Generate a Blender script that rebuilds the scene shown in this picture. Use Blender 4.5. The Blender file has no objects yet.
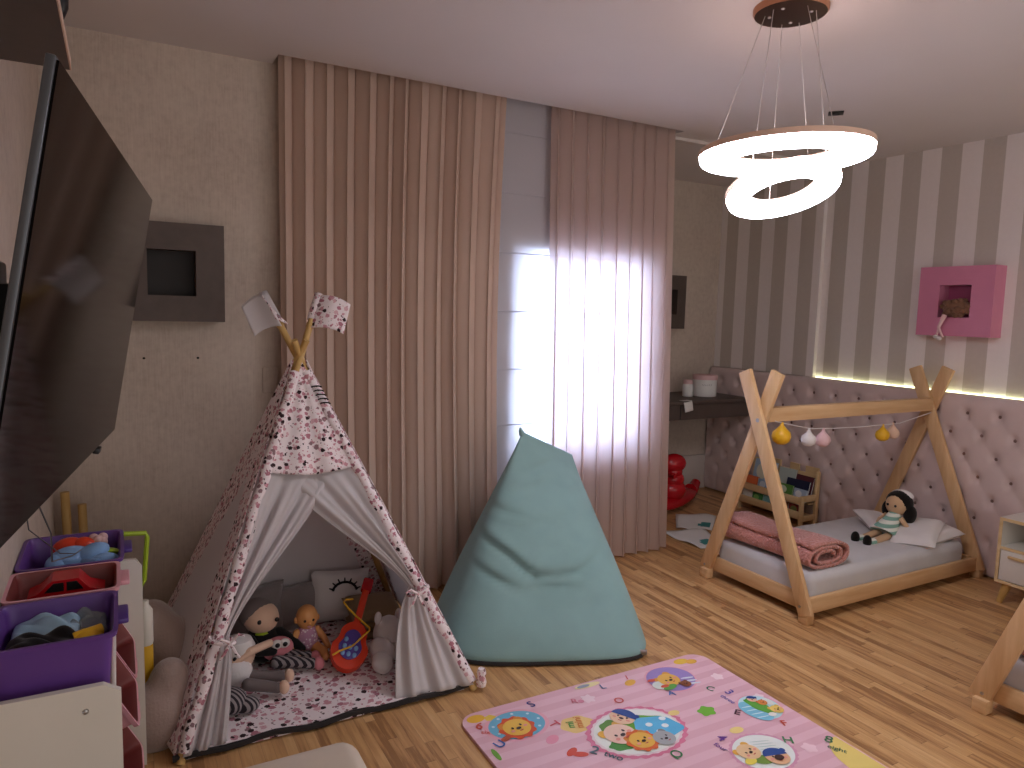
import bpy, bmesh, math, random
from mathutils import Vector, Matrix, Euler
S = bpy.context.scene
COL = S.collection
PI = math.pi
def R(a): return math.radians(a)
V = Vector
random.seed(7)

# ---------------------------------------------------------------- camera, world, exposure
yaw, pitch, roll = 0.504876, -0.1019466, 0.0273769
F = V((math.sin(yaw)*math.cos(pitch), math.cos(yaw)*math.cos(pitch), math.sin(pitch)))
r0 = V((math.cos(yaw), -math.sin(yaw), 0)); u0 = r0.cross(F)
cr = r0*math.cos(roll)+u0*math.sin(roll); cu = -r0*math.sin(roll)+u0*math.cos(roll)
cam = bpy.data.cameras.new('camera'); camo = bpy.data.objects.new('camera', cam); COL.objects.link(camo)
camo.matrix_world = Matrix(((cr.x, cu.x, -F.x, 0), (cr.y, cu.y, -F.y, 0), (cr.z, cu.z, -F.z, 1.5), (0, 0, 0, 1)))
cam.sensor_width = 36; cam.lens = 36*717.7/1024; cam.clip_start = 0.02; cam.clip_end = 50
S.camera = camo
S.view_settings.view_transform = 'Standard'; S.view_settings.look = 'None'
S.view_settings.gamma = 1; S.view_settings.use_curve_mapping = False
S.view_settings.exposure = 0.76
LAMP = 14.5          # strength of the two glowing rings
DAY = 62.0         # daylight behind the blind (W)
LED = 4.0           # strip light behind the headboard
AMB = 0.75          # even world fill added to flatten the light, entering the open rear side
w = bpy.data.worlds.new('world'); S.world = w; w.use_nodes = True
w.node_tree.nodes['Background'].inputs[0].default_value = (1.0, 0.97, 0.95, 1)
w.node_tree.nodes['Background'].inputs[1].default_value = AMB
al = bpy.data.lights.new('daylight', 'AREA'); al.shape = 'RECTANGLE'; al.size = 0.96; al.size_y = 1.2
al.energy = DAY; al.color = (0.60, 0.74, 1.0)
alo = bpy.data.objects.new('daylight', al); COL.objects.link(alo)
alo.location = (2.45, 3.80, 1.25); alo.rotation_euler = (R(-90), 0, 0)
S.cycles.max_bounces = 10; S.cycles.diffuse_bounces = 6; S.cycles.transparent_max_bounces = 12
S.cycles.sample_clamp_indirect = 6
S.cycles.use_denoising = True
S.cycles.caustics_reflective = False; S.cycles.caustics_refractive = False

H = 2.592      # ceiling height
YC = 3.53      # wall with the window
YA = 4.60      # alcove wall
XR = 4.572     # striped wall
XL = -0.25     # television wall

# ---------------------------------------------------------------- materials
def srgb(c):
    if isinstance(c, str):
        c = [int(c[i:i+2], 16)/255 for i in (0, 2, 4)]
    return tuple((x/12.92 if x <= 0.04045 else ((x+0.055)/1.055)**2.4) for x in c) + (1,)
MATS = {}
class NT:
    def __init__(s, name):
        s.m = bpy.data.materials.new(name); s.m.use_nodes = True
        s.t = s.m.node_tree; s.b = s.t.nodes['Principled BSDF']; s.out = s.t.nodes['Material Output']
        MATS[name] = s.m
    def n(s, typ, **kw):
        x = s.t.nodes.new(typ)
        for k, v in kw.items():
            if k in x.inputs: s.set(x.inputs[k], v)
            else: setattr(x, k, v)
        return x
    def set(s, inp, v):
        if hasattr(v, 'is_output'): s.t.links.new(v, inp)
        else: inp.default_value = v
    def math(s, op, a, b=0.0, c=0.0):
        x = s.t.nodes.new('ShaderNodeMath'); x.operation = op
        s.set(x.inputs[0], a); s.set(x.inputs[1], b); s.set(x.inputs[2], c); return x.outputs[0]
    def mix(s, f, a, b):
        x = s.t.nodes.new('ShaderNodeMix'); x.data_type = 'RGBA'
        s.set(x.inputs[0], f); s.set(x.inputs[6], a); s.set(x.inputs[7], b); return x.outputs[2]
    def co(s): return s.n('ShaderNodeTexCoord').outputs['Object']
    def noise(s, scale, detail=3, vec=None, rough=0.5):
        x = s.n('ShaderNodeTexNoise'); x.inputs['Scale'].default_value = scale; x.inputs['Detail'].default_value = detail
        x.inputs['Roughness'].default_value = rough
        s.t.links.new(vec if vec is not None else s.co(), x.inputs['Vector']); return x.outputs['Fac']
    def ramp(s, f, stops, interp='LINEAR'):
        x = s.n('ShaderNodeValToRGB'); s.set(x.inputs[0], f); e = x.color_ramp.elements; x.color_ramp.interpolation = interp
        while len(e) < len(stops): e.new(0.5)
        for i, (p, c) in enumerate(stops): e[i].position = p; e[i].color = c
        return x.outputs[0]
    def bump(s, h, strength=0.2, dist=0.01):
        x = s.n('ShaderNodeBump'); x.inputs['Strength'].default_value = strength; x.inputs['Distance'].default_value = dist
        s.set(x.inputs['Height'], h); s.t.links.new(x.outputs[0], s.b.inputs['Normal'])
    def base(s, v): s.set(s.b.inputs['Base Color'], v)
    def prop(s, **k):
        for a, v in k.items(): s.set(s.b.inputs[a.replace('_', ' ')], v)
def mat(name, col, rough=0.6, var=0.06, vs=12, bump=0, bs=60, metal=0, spec=0.4, **kw):
    t = NT(name); c = srgb(col)
    if var:
        d = tuple(max(0, x*(1-var*2.2)) for x in c[:3])+(1,); l = tuple(min(1, x*(1+var)) for x in c[:3])+(1,)
        t.base(t.mix(t.noise(vs), d, l))
    else: t.base(c)
    t.prop(Roughness=rough, Metallic=metal); t.b.inputs['Specular IOR Level'].default_value = spec
    if bump: t.bump(t.noise(bs, 2), bump, 0.004)
    for k, v in kw.items(): t.set(t.b.inputs[k.replace('_', ' ')], v)
    return t.m
def fabric(name, col, rough=0.9, scale=500, bump=0.25, var=0.05, sheen=0.15):
    m = mat(name, col, rough, var, 9, 0, spec=0.15)
    t = m.node_tree
    T = NT.__new__(NT); T.m = m; T.t = t; T.b = t.nodes['Principled BSDF']
    T.bump(T.noise(scale, 1), bump, 0.002); T.b.inputs['Sheen Weight'].default_value = sheen
    return m
def cloth_light(name, col, trans=0.35, clear=0.0, tcol=None, scale=420):
    """woven cloth that lets light through"""
    t = NT(name); c = srgb(col)
    t.base(t.mix(t.noise(6), tuple(x*.93 for x in c[:3])+(1,), c)); t.prop(Roughness=0.9); t.b.inputs['Specular IOR Level'].default_value = 0.1
    t.bump(t.noise(scale, 1), 0.15, 0.002)
    tr = t.n('ShaderNodeBsdfTranslucent'); tr.inputs[0].default_value = srgb(tcol or col)
    mx = t.n('ShaderNodeMixShader'); mx.inputs[0].default_value = trans
    t.t.links.new(t.b.outputs[0], mx.inputs[1]); t.t.links.new(tr.outputs[0], mx.inputs[2])
    o = mx
    if clear:
        tp = t.n('ShaderNodeBsdfTransparent'); m2 = t.n('ShaderNodeMixShader'); m2.inputs[0].default_value = clear
        t.t.links.new(mx.outputs[0], m2.inputs[1]); t.t.links.new(tp.outputs[0], m2.inputs[2]); o = m2
    t.t.links.new(o.outputs[0], t.out.inputs[0]); return t.m
def emit(name, col, strength):
    t = NT(name); t.base(srgb(col)); t.prop(Roughness=0.4)
    t.b.inputs['Emission Color'].default_value = srgb(col); t.b.inputs['Emission Strength'].default_value = strength; return t.m
def wood(name, c1, c2, axis=0, scale=14, rough=0.5):
    t = NT(name); sep = t.n('ShaderNodeMapping'); t.t.links.new(t.co(), sep.inputs[0])
    sc = [scale*1.0]*3; sc[axis] = scale*0.09; sep.inputs['Scale'].default_value = sc
    f = t.noise(1.6, 5, sep.outputs[0], 0.6)
    t.base(t.ramp(f, [(0.3, srgb(c1)), (0.7, srgb(c2))])); t.prop(Roughness=rough); t.b.inputs['Specular IOR Level'].default_value = 0.35
    t.bump(f, 0.06, 0.003); return t.m
def floral(name, k=1.0):
    """white cloth printed with pink blots, dusty roses and small black hearts"""
    t = NT(name); co = t.co()
    wob = t.n('ShaderNodeTexNoise'); wob.inputs['Scale'].default_value = 60*k; t.t.links.new(co, wob.inputs['Vector'])
    va = t.n('ShaderNodeVectorMath'); va.operation = 'MULTIPLY_ADD'; t.t.links.new(wob.outputs['Color'], va.inputs[0])
    va.inputs[1].default_value = (0.02/k,)*3; t.t.links.new(co, va.inputs[2])
    def vor(scale, off):
        mp = t.n('ShaderNodeMapping'); mp.inputs['Location'].default_value = off; t.t.links.new(va.outputs[0], mp.inputs[0])
        x = t.n('ShaderNodeTexVoronoi'); x.inputs['Scale'].default_value = scale*k; t.t.links.new(mp.outputs[0], x.inputs['Vector'])
        s = t.n('ShaderNodeSeparateColor'); t.t.links.new(x.outputs['Color'], s.inputs[0])
        return x.outputs['Distance'], s.outputs[0], s.outputs[1]
    d1, a1, b1 = vor(26, (0, 0, 0)); d2, a2, b2 = vor(21, (.3, .7, .1)); d3, a3, b3 = vor(48, (.9, .2, .5))
    c = srgb('eadee0')
    pk = t.ramp(a1, [(0.0, srgb('c7929c')), (0.35, srgb('b07784')), (0.6, srgb('d6adb4')), (0.8, srgb('927479'))], 'CONSTANT')
    c = t.mix(t.math('LESS_THAN', d1, t.math('MULTIPLY_ADD', b1, 0.32, 0.22)), c, pk)
    dk3 = t.ramp(a3, [(0, srgb('7d6a6c')), (0.5, srgb('c58794'))], 'CONSTANT')
    c = t.mix(t.math('LESS_THAN', d3, t.math('MULTIPLY', b3, 0.34)), c, dk3)
    sel = t.math('MULTIPLY', t.math('GREATER_THAN', a2, 0.58), 0.31)
    c = t.mix(t.math('LESS_THAN', d2, sel), c, srgb('3a2c2f'))
    t.base(c); t.prop(Roughness=0.9); t.b.inputs['Specular IOR Level'].default_value = 0.1
    t.bump(t.noise(450, 1), 0.15, 0.002); return t.m

# floor: narrow three-strip boards running away towards the window wall
t = NT('oak_strip_floor'); sx = t.n('ShaderNodeSeparateXYZ'); t.t.links.new(t.co(), sx.inputs[0])
row = t.math('FLOOR', t.math('DIVIDE', sx.outputs[0], 0.036))
wn = t.n('ShaderNodeTexWhiteNoise'); wn.noise_dimensions = '1D'; t.t.links.new(row, wn.inputs['W'])
uu = t.math('ADD', t.math('DIVIDE', sx.outputs[1], 0.42), t.math('MULTIPLY', wn.outputs['Value'], 7.3))
cell = t.math('FLOOR', uu)
cv = t.n('ShaderNodeCombineXYZ'); t.t.links.new(row, cv.inputs[0]); t.t.links.new(cell, cv.inputs[1])
wn2 = t.n('ShaderNodeTexWhiteNoise'); wn2.noise_dimensions = '3D'; t.t.links.new(cv.outputs[0], wn2.inputs['Vector'])
mp = t.n('ShaderNodeMapping'); mp.inputs['Scale'].default_value = (30, 2.0, 1); t.t.links.new(t.co(), mp.inputs[0])
add = t.n('ShaderNodeVectorMath'); add.operation = 'ADD'; t.t.links.new(mp.outputs[0], add.inputs[0]); t.t.links.new(wn2.outputs['Color'], add.inputs[1])
gr = t.noise(2.2, 5, add.outputs[0], 0.62)
tone = t.math('ADD', t.math('MULTIPLY', wn2.outputs['Value'], 0.55), t.math('MULTIPLY', t.math('SUBTRACT', gr, 0.5), 1.3))
col = t.ramp(tone, [(-0.05, srgb('976d46')), (0.15, srgb('b5885a')), (0.40, srgb('c69a67')), (0.75, srgb('d5ad7c'))])
fx = t.math('FRACT', t.math('DIVIDE', sx.outputs[0], 0.036)); fy = t.math('FRACT', uu)
seam = t.math('MAXIMUM', t.math('LESS_THAN', fx, 0.025), t.math('LESS_THAN', fy, 0.006))
col = t.mix(t.math('MULTIPLY', seam, 0.45), col, srgb('4a2c18'))
t.base(col); t.prop(Roughness=t.math('MULTIPLY_ADD', gr, 0.2, 0.32)); t.b.inputs['Specular IOR Level'].default_value = 0.4
t.bump(t.math('SUBTRACT', t.math('MULTIPLY', gr, 0.25), seam), 0.12, 0.002)

# beige textured wallpaper
t = NT('beige_wallpaper'); co = t.co()
a = t.noise(3.5, 5, co, 0.6); b = t.noise(30, 3, co, 0.6)
mp = t.n('ShaderNodeMapping'); mp.inputs['Scale'].default_value = (160, 160, 9); t.t.links.new(co, mp.inputs[0]); c = t.noise(1, 2, mp.outputs[0])
f = t.math('ADD', t.math('MULTIPLY', a, 0.4), t.math('ADD', t.math('MULTIPLY', b, 0.4), t.math('MULTIPLY', c, 0.3)))
t.base(t.ramp(f, [(0.36, srgb('b0a093')), (0.56, srgb('c1b2a4')), (0.72, srgb('cabcae'))])); t.prop(Roughness=0.75); t.b.inputs['Specular IOR Level'].default_value = 0.25
t.bump(f, 0.1, 0.004)
# striped wallpaper (stripes run up, set by position along the wall)
t = NT('striped_wallpaper'); sx = t.n('ShaderNodeSeparateXYZ'); t.t.links.new(t.co(), sx.inputs[0])
ph = t.math('FRACT', t.math('DIVIDE', t.math('ADD', sx.outputs[1], 0.251*40-2.396), 0.251))
g = t.math('LESS_THAN', ph, 0.5)
fine = t.noise(40, 2)
t.base(t.mix(g, t.mix(fine, srgb('e3dbd6'), srgb('e9e1dd')), t.mix(fine, srgb('beb4aa'), srgb('c5bbb1'))))
t.prop(Roughness=0.55); t.b.inputs['Specular IOR Level'].default_value = 0.35
M = MATS
mat('ceiling_paint', 'd6cfcc', 0.85, 0.02, 3)
mat('white_trim', 'cdc4bd', 0.5, 0.02)
mat('white_board', 'd6d0c6', 0.45, 0.02)
cloth_light('rose_curtain', 'c9b0a0', 0.10, 0.0, 'd9b7ac')
cloth_light('rose_sheer', 'd0b7aa', 0.36, 0.14, 'e6d2d0')
cloth_light('blind_cloth', 'cfccd0', 0.5, 0.0, 'e4e6f2')
mat('dark_oak_laminate', '5a4d47', 0.5, 0.12, 20, spec=0.3)
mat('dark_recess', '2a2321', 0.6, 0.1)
mat('black_plastic', '121113', 0.35, 0)
mat('grey_bezel', '55565a', 0.35, 0, metal=0.5)
mat('tv_glass', '0b0809', 0.07, 0, spec=0.10, IOR=1.3)
fabric('tufted_velvet', 'd0bab5', 0.75, 300, 0.15, 0.06, 0.35)
mat('button_velvet', '7d645e', 0.8, 0.05)
wood('pine', 'c4996b', 'dbb78b', 0); wood('pine_up', 'c4996b', 'dbb78b', 2); wood('pine_across', 'c4996b', 'dbb78b', 1)
wood('pole_wood', 'b58d4e', 'cfae72', 2)
wood('pale_ply', 'c9a878', 'd8bd92', 1)
fabric('grey_sheet', 'c3c0c0', 0.9, 350, 0.15)
fabric('white_cotton', 'd9d2cf', 0.9, 350, 0.15)
cloth_light('tent_white', 'e6e1e2', 0.42, 0.03)
floral('tent_floral', 1.9); floral('mat_floral', 1.35)
fabric('teal_canvas', '84a3a2', 0.75, 260, 0.2, 0.05, 0.1)
fabric('dark_piping', '2e2a2a', 0.9, 300)
fabric('khaki_cloth', '8f7759', 0.9, 200, 0.3); fabric('grey_plush', '8e8381', 0.95, 120, 0.6, 0.12, 0.5)
fabric('brown_plush', 'a18b82', 0.95, 120, 0.6, 0.1, 0.5); fabric('white_plush', 'd5cecd', 0.95, 120, 0.6, 0.06, 0.5)
fabric('skin_cloth', 'd8b49c', 0.9, 300); fabric('tan_yarn', 'c4a07c', 0.95, 160, 0.5)
fabric('black_cloth', '1b181a', 0.9, 200); fabric('black_yarn', '17120f', 0.95, 120, 0.8)
fabric('pink_cloth', 'd0808a', 0.9, 250); fabric('grey_cloth', '6f6463', 0.9, 250); fabric('brown_hair', '7a5744', 0.95, 110, 0.9)
mat('doll_skin', 'd99a5e', 0.45, 0.03); mat('purple_plastic', '5f3a86', 0.35, 0.03, spec=0.4); mat('pink_plastic', 'd69aa4', 0.35, 0.03); mat('maroon_shaded_plastic', '7d3835', 0.4, 0.04)  # maroon: inside of the pink bins, with its shade put into the colour
mat('deep_purple_plastic', '4b2f7d', 0.35, 0.03)
mat('red_plastic', 'b3121e', 0.25, 0.02, spec=0.5); mat('orange_red_plastic', 'cf3a1c', 0.3, 0.03)
mat('violet_plastic', '53408f', 0.3, 0.03); mat('yellow_plastic', 'd9a61f', 0.4, 0.03); mat('lime_plastic', '9bb52a', 0.4, 0.03)
mat('blue_plush', '7fa3cf', 0.9, 0.05, bump=0.3, bs=90); mat('sky_cloth', '9fbfd6', 0.9, 0.08, bump=0.3, bs=50); mat('clear_film', 'aab2b8', 0.2, 0, Alpha=0.35)
mat('pale_pink', 'd8b3b3', 0.7, 0.03); mat('white_paper', 'e1dfdb', 0.7, 0.02); mat('teal_ink', '3f8f8c', 0.6, 0.1)
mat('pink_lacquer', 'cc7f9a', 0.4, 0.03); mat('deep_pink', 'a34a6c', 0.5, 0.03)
mat('cream_velvet', 'cdbfae', 0.85, 0.04, bump=0.1, bs=200); mat('steel', 'a8a6a4', 0.3, 0, metal=1)
mat('bronze_metal', '5c4338', 0.28, 0.05, metal=0.85); mat('copper_side', 'c98f70', 0.35, 0.03, metal=0.5); mat('ring_housing', 'e3c2ae', 0.5, 0.02)
emit('ring_diffuser', 'f3f4ff', LAMP); emit('led_strip', 'f4ffcc', LED)
mat('wire', 'c9c2bd', 0.4, 0, metal=0.4)
# raised bubble-knit blanket
t = NT('bubble_knit'); v = t.n('ShaderNodeTexVoronoi'); v.inputs['Scale'].default_value = 75; t.t.links.new(t.co(), v.inputs['Vector'])
t.base(t.mix(t.noise(8), srgb('b5746a'), srgb('c8897e'))); t.prop(Roughness=0.95); t.bump(t.math('SUBTRACT', 1.0, v.outputs['Distance']), 0.7, 0.012)
t.b.inputs['Sheen Weight'].default_value = 0.3
# crochet stripes of the doll's dress
t = NT('mint_stripe'); sx = t.n('ShaderNodeSeparateXYZ'); t.t.links.new(t.co(), sx.inputs[0])
t.base(t.mix(t.math('LESS_THAN', t.math('FRACT', t.math('DIVIDE', sx.outputs[2], 0.034)), 0.5), srgb('dcdcd0'), srgb('7da595'))); t.prop(Roughness=0.95); t.bump(t.noise(150, 1), 0.5, 0.004)
t = NT('sock_stripe'); sx = t.n('ShaderNodeSeparateXYZ'); t.t.links.new(t.co(), sx.inputs[0])
t.base(t.mix(t.math('LESS_THAN', t.math('FRACT', t.math('DIVIDE', t.math('ADD', sx.outputs[0], sx.outputs[1]), 0.022)), 0.5), srgb('262027'), srgb('8f8587'))); t.prop(Roughness=0.95)
t = NT('dotted_suit'); v = t.n('ShaderNodeTexVoronoi'); v.inputs['Scale'].default_value = 70; t.t.links.new(t.co(), v.inputs['Vector'])
t.base(t.mix(t.math('LESS_THAN', v.outputs['Distance'], 0.33), srgb('b98aa5'), srgb('e0d2d8'))); t.prop(Roughness=0.9)
# play mat: pale and deeper pink bands
t = NT('mat_pink'); sx = t.n('ShaderNodeSeparateXYZ'); t.t.links.new(t.co(), sx.inputs[0])
st = t.math('LESS_THAN', t.math('FRACT', t.math('DIVIDE', sx.outputs[1], 0.075)), 0.5)
t.base(t.mix(st, srgb('e4bac6'), srgb('ddaebb'))); t.prop(Roughness=0.45); t.b.inputs['Specular IOR Level'].default_value = 0.4
t.bump(t.noise(260, 1), 0.08, 0.002)
t = NT('window_glass'); g = t.n('ShaderNodeBsdfTransparent'); gl = t.n('ShaderNodeBsdfGlossy'); gl.inputs['Roughness'].default_value = 0.02
mx = t.n('ShaderNodeMixShader'); mx.inputs[0].default_value = 0.06
t.t.links.new(g.outputs[0], mx.inputs[1]); t.t.links.new(gl.outputs[0], mx.inputs[2]); t.t.links.new(mx.outputs[0], t.out.inputs[0])
def ink(c):
    n = 'ink_'+c
    return M.get(n) or mat(n, c, 0.5, 0.02)

# ---------------------------------------------------------------- mesh helpers
OFF = {}
def frame_of(d, up=V((0, 0, 1))):
    d = V(d).normalized(); up = V(up)
    if abs(d.dot(up)) > 0.999: up = V((0, 1, 0))
    x = up.cross(d).normalized(); y = d.cross(x)
    return Matrix((x, y, d)).transposed()
class MB:
    def __init__(s): s.bm = bmesh.new(); s.mi = 0
    def _mark(s): return len(s.bm.faces)
    def _done(s, n, mi):
        mi = s.mi if mi is None else mi
        if mi:
            for f in list(s.bm.faces)[n:]: f.material_index = mi
    def box(s, c, sz, rot=None, bev=0.0, seg=2, mi=None):
        n = s._mark(); m = Matrix.Translation(V(c))
        if rot is not None: m = m @ (rot.to_4x4() if isinstance(rot, Matrix) else Euler(rot).to_matrix().to_4x4())
        m = m @ Matrix.Diagonal((sz[0], sz[1], sz[2], 1))
        vs = bmesh.ops.create_cube(s.bm, size=1, matrix=m)['verts']
        if bev:
            es = {e for v in vs for e in v.link_edges}
            bmesh.ops.bevel(s.bm, geom=list(es), offset=bev, segments=seg, profile=0.5, affect='EDGES')
        s._done(n, mi); return s
    def bb(s, a, b, bev=0.0, seg=2, mi=None):
        a, b = V(a), V(b); return s.box((a+b)/2, [abs(x) for x in (b-a)], None, bev, seg, mi)
    def beam(s, p0, p1, wd, th, up=(0, 0, 1), bev=0.0, mi=None):
        p0, p1 = V(p0), V(p1); m = frame_of(p1-p0, up)
        return s.box((p0+p1)/2, (wd, th, (p1-p0).length), m, bev, 2, mi)
    def rod(s, p0, p1, r0, r1=None, seg=14, mi=None):
        n = s._mark(); p0, p1 = V(p0), V(p1); r1 = r0 if r1 is None else r1
        m = Matrix.Translation((p0+p1)/2) @ frame_of(p1-p0).to_4x4()
        bmesh.ops.create_cone(s.bm, cap_ends=True, segments=seg, radius1=r0, radius2=r1, depth=(p1-p0).length, matrix=m)
        s._done(n, mi); return s
    def ell(s, c, r, rot=None, u=18, v=12, mi=None):
        n = s._mark(); m = Matrix.Translation(V(c))
        if rot is not None: m = m @ (rot.to_4x4() if isinstance(rot, Matrix) else Euler(rot).to_matrix().to_4x4())
        if not hasattr(r, '__len__'): r = (r, r, r)
        bmesh.ops.create_uvsphere(s.bm, u_segments=u, v_segments=v, radius=1, matrix=m @ Matrix.Diagonal((*r, 1)))
        s._done(n, mi); return s
    def grid(s, f, nu, nv, wrap=False, mi=None, mfun=None):
        mi = s.mi if mi is None else mi
        vs = [[s.bm.verts.new(f(i/nu, j/nv)) for j in range(nv+1)] for i in range(nu if wrap else nu+1)]
        for i in range(nu):
            for j in range(nv):
                i2 = (i+1) % nu if wrap else i+1
                fc = s.bm.faces.new((vs[i][j], vs[i2][j], vs[i2][j+1], vs[i][j+1]))
                fc.material_index = mfun((i+.5)/nu, (j+.5)/nv) if mfun else mi
        return vs
    def tube(s, pts, r, seg=8, mi=None, closed=False):
        pts = [V(p) for p in pts]; n = len(pts); rr = r if hasattr(r, '__len__') else [r]*n; mi = s.mi if mi is None else mi
        rings = []; x = None
        for i, p in enumerate(pts):
            a = pts[(i-1) % n] if (i or closed) else p; b = pts[(i+1) % n] if (i < n-1 or closed) else p
            d = (b-a).normalized()
            if x is None: fm = frame_of(d); x = fm.col[0].copy()
            x = (x-d*x.dot(d)).normalized(); y = d.cross(x)
            rings.append([s.bm.verts.new(p+(x*math.cos(2*PI*k/seg)+y*math.sin(2*PI*k/seg))*rr[i]) for k in range(seg)])
        for i in range(n if closed else n-1):
            A, B = rings[i], rings[(i+1) % n]
            for k in range(seg):
                s.bm.faces.new((A[k], A[(k+1) % seg], B[(k+1) % seg], B[k])).material_index = mi
        if not closed:
            s.bm.faces.new(rings[0][::-1]).material_index = mi; s.bm.faces.new(rings[-1]).material_index = mi
        return s
    def lathe(s, prof, c=(0, 0, 0), seg=28, rot=None, mi=None, closed=False):
        mi = s.mi if mi is None else mi; c = V(c); mt = rot if rot is not None else Matrix.Identity(3)
        rings = [[s.bm.verts.new(c+mt @ V((max(r, 1e-4)*math.cos(2*PI*k/seg), max(r, 1e-4)*math.sin(2*PI*k/seg), z))) for k in range(seg)] for r, z in prof]
        m = len(rings)
        for i in range(m if closed else m-1):
            A, B = rings[i], rings[(i+1) % m]
            for k in range(seg): s.bm.faces.new((A[k], A[(k+1) % seg], B[(k+1) % seg], B[k])).material_index = mi
        return s
    def poly(s, pts, mi=None):
        f = s.bm.faces.new([s.bm.verts.new(V(p)) for p in pts]); f.material_index = s.mi if mi is None else mi; return s
    def prism(s, pts, d, mi=None):
        mi = s.mi if mi is None else mi; d = V(d)
        a = [s.bm.verts.new(V(p)) for p in pts]; b = [s.bm.verts.new(V(p)+d) for p in pts]; n = len(pts)
        s.bm.faces.new(a).material_index = mi; s.bm.faces.new(b[::-1]).material_index = mi
        for i in range(n): s.bm.faces.new((a[i], b[i], b[(i+1) % n], a[(i+1) % n])).material_index = mi
        return s
    def pillow(s, c, wd, ht, th, rot=None, mi=None, n=14, pinch=0.07):
        m = (rot if isinstance(rot, Matrix) else Euler(rot or (0, 0, 0)).to_matrix()); c = V(c)
        def f(sg):
            def g(u, v):
                a, b = 2*u-1, 2*v-1
                x = wd/2*a*(1-pinch*(1-b*b)); y = ht/2*b*(1-pinch*(1-a*a))
                z = sg*th/2*max(0, (1-a**4)*(1-b**4))**0.55
                return c+m @ V((x, y, z))
            return g
        s.grid(f(1), n, n, mi=mi); s.grid(f(-1), n, n, mi=mi); return s
    def build(s, name, mats, parent=None, smooth=True, loc=None, solid=0, sub=0, ang=40):
        bm = s.bm; bmesh.ops.remove_doubles(bm, verts=bm.verts, dist=1e-5)
        bmesh.ops.recalc_face_normals(bm, faces=bm.faces)
        off = OFF[parent.name] if parent else V(loc or (0, 0, 0))
        if off.length: bmesh.ops.translate(bm, verts=bm.verts, vec=-off)
        if smooth:
            for f in bm.faces: f.smooth = True
            la = R(ang)
            for e in bm.edges:
                if len(e.link_faces) == 2 and e.calc_face_angle(0) > la: e.smooth = False
        me = bpy.data.meshes.new(name); bm.to_mesh(me); bm.free()
        o = bpy.data.objects.new(name, me); COL.objects.link(o)
        for m in (mats if isinstance(mats, (list, tuple)) else [mats]): me.materials.append(M[m] if isinstance(m, str) else m)
        if parent: o.parent = parent
        elif loc: o.location = loc
        OFF[o.name] = off
        if solid:
            md = o.modifiers.new('thickness', 'SOLIDIFY'); md.thickness = solid; md.offset = 0
        if sub:
            md = o.modifiers.new('smooth', 'SUBSURF'); md.levels = sub; md.render_levels = sub
        return o
def tag(o, label, cat, group=None):
    o['label'] = label; o['category'] = cat
    if group: o['group'] = group
    return o
def thing(name, label, cat, loc, group=None):
    o = bpy.data.objects.new(name, None); COL.objects.link(o); o.location = loc; o.empty_display_size = 0.1
    OFF[o.name] = V(loc); return tag(o, label, cat, group)
def struct(o): o['kind'] = 'structure'; return o
def dup(root, loc, label, parent=None):
    c = root.copy(); COL.objects.link(c)
    if parent is None: c.location = loc; c['label'] = label
    else: c.parent = parent
    for ch in list(root.children): dup(ch, None, None, c)
    return c
def text_into(mb, s, p, size, ang, mi, z):
    """flat letters lying on the play mat, reading direction turned by ang"""
    cu = bpy.data.curves.new('letters', 'FONT'); cu.body = s; cu.size = size; cu.align_x = 'CENTER'; cu.align_y = 'CENTER'; cu.offset = size*0.012
    o = bpy.data.objects.new('letters', cu); COL.objects.link(o); bpy.context.view_layer.update()
    me = bpy.data.meshes.new_from_object(o.evaluated_get(bpy.context.evaluated_depsgraph_get()))
    me.transform(Matrix.Translation((p[0], p[1], z)) @ Matrix.Rotation(ang, 4, 'Z'))
    n = len(mb.bm.faces); mb.bm.from_mesh(me)
    for f in list(mb.bm.faces)[n:]: f.material_index = mi
    bpy.data.objects.remove(o); bpy.data.curves.remove(cu); bpy.data.meshes.remove(me)

# ---------------------------------------------------------------- the room
YB = -1.6
struct(MB().bb((XL-.1, YB, -.1), (XR+.2, YA+.1, 0)).build('floor', 'oak_strip_floor', smooth=False))
b = MB(); b.bb((XL-.1, YB, H), (XR+.2, 3.39, H+.1)); b.bb((XL-.1, 3.39, H), (.655, YC+.1, H+.1)); b.bb((3.0, 3.39, H), (XR+.2, YA+.1, H+.1)); b.bb((.655, 3.39, H+.16), (3.0, YC+.15, H+.26))
b.bb((.64, 3.39, H+.1), (.655, YC+.1, H+.26)); b.bb((3.0, 3.39, H+.1), (3.015, YC+.1, H+.26)); b.bb((.64, 3.375, H+.1), (3.015, 3.39, H+.26))
struct(b.build('ceiling', 'ceiling_paint', smooth=False))
# window wall with its opening
WX0, WX1, WZ0, WZ1 = 1.96, 2.945, .62, 1.835
b = MB(); b.bb((XL-.1, YC, 0), (WX0, YC+.16, H+.2)); b.bb((WX1, YC, 0), (3.0, YC+.16, H+.2)); b.bb((WX0, YC, 0), (WX1, YC+.16, WZ0)); b.bb((WX0, YC, WZ1), (WX1, YC+.16, H+.2))
struct(b.build('wall_back', 'beige_wallpaper', smooth=False))
struct(MB().bb((2.95, YC+.16, 0), (3.0, YA+.1, H)).build('wall_return', 'beige_wallpaper', smooth=False))
struct(MB().bb((3.0, YA, 0), (XR+.2, YA+.1, H)).build('wall_alcove', 'beige_wallpaper', smooth=False))
struct(MB().bb((XL-.1, YB, 0), (XL, YC, H)).build('wall_left', 'beige_wallpaper', smooth=False))
struct(MB().bb((XR, YB, 0), (XR+.15, YA, H)).build('wall_right', 'striped_wallpaper', smooth=False))
struct(MB().bb((XR-.035, 3.585, 1.07), (XR-.0005, YA, H)).build('wall_right_alcove', 'striped_wallpaper', smooth=False))
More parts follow.
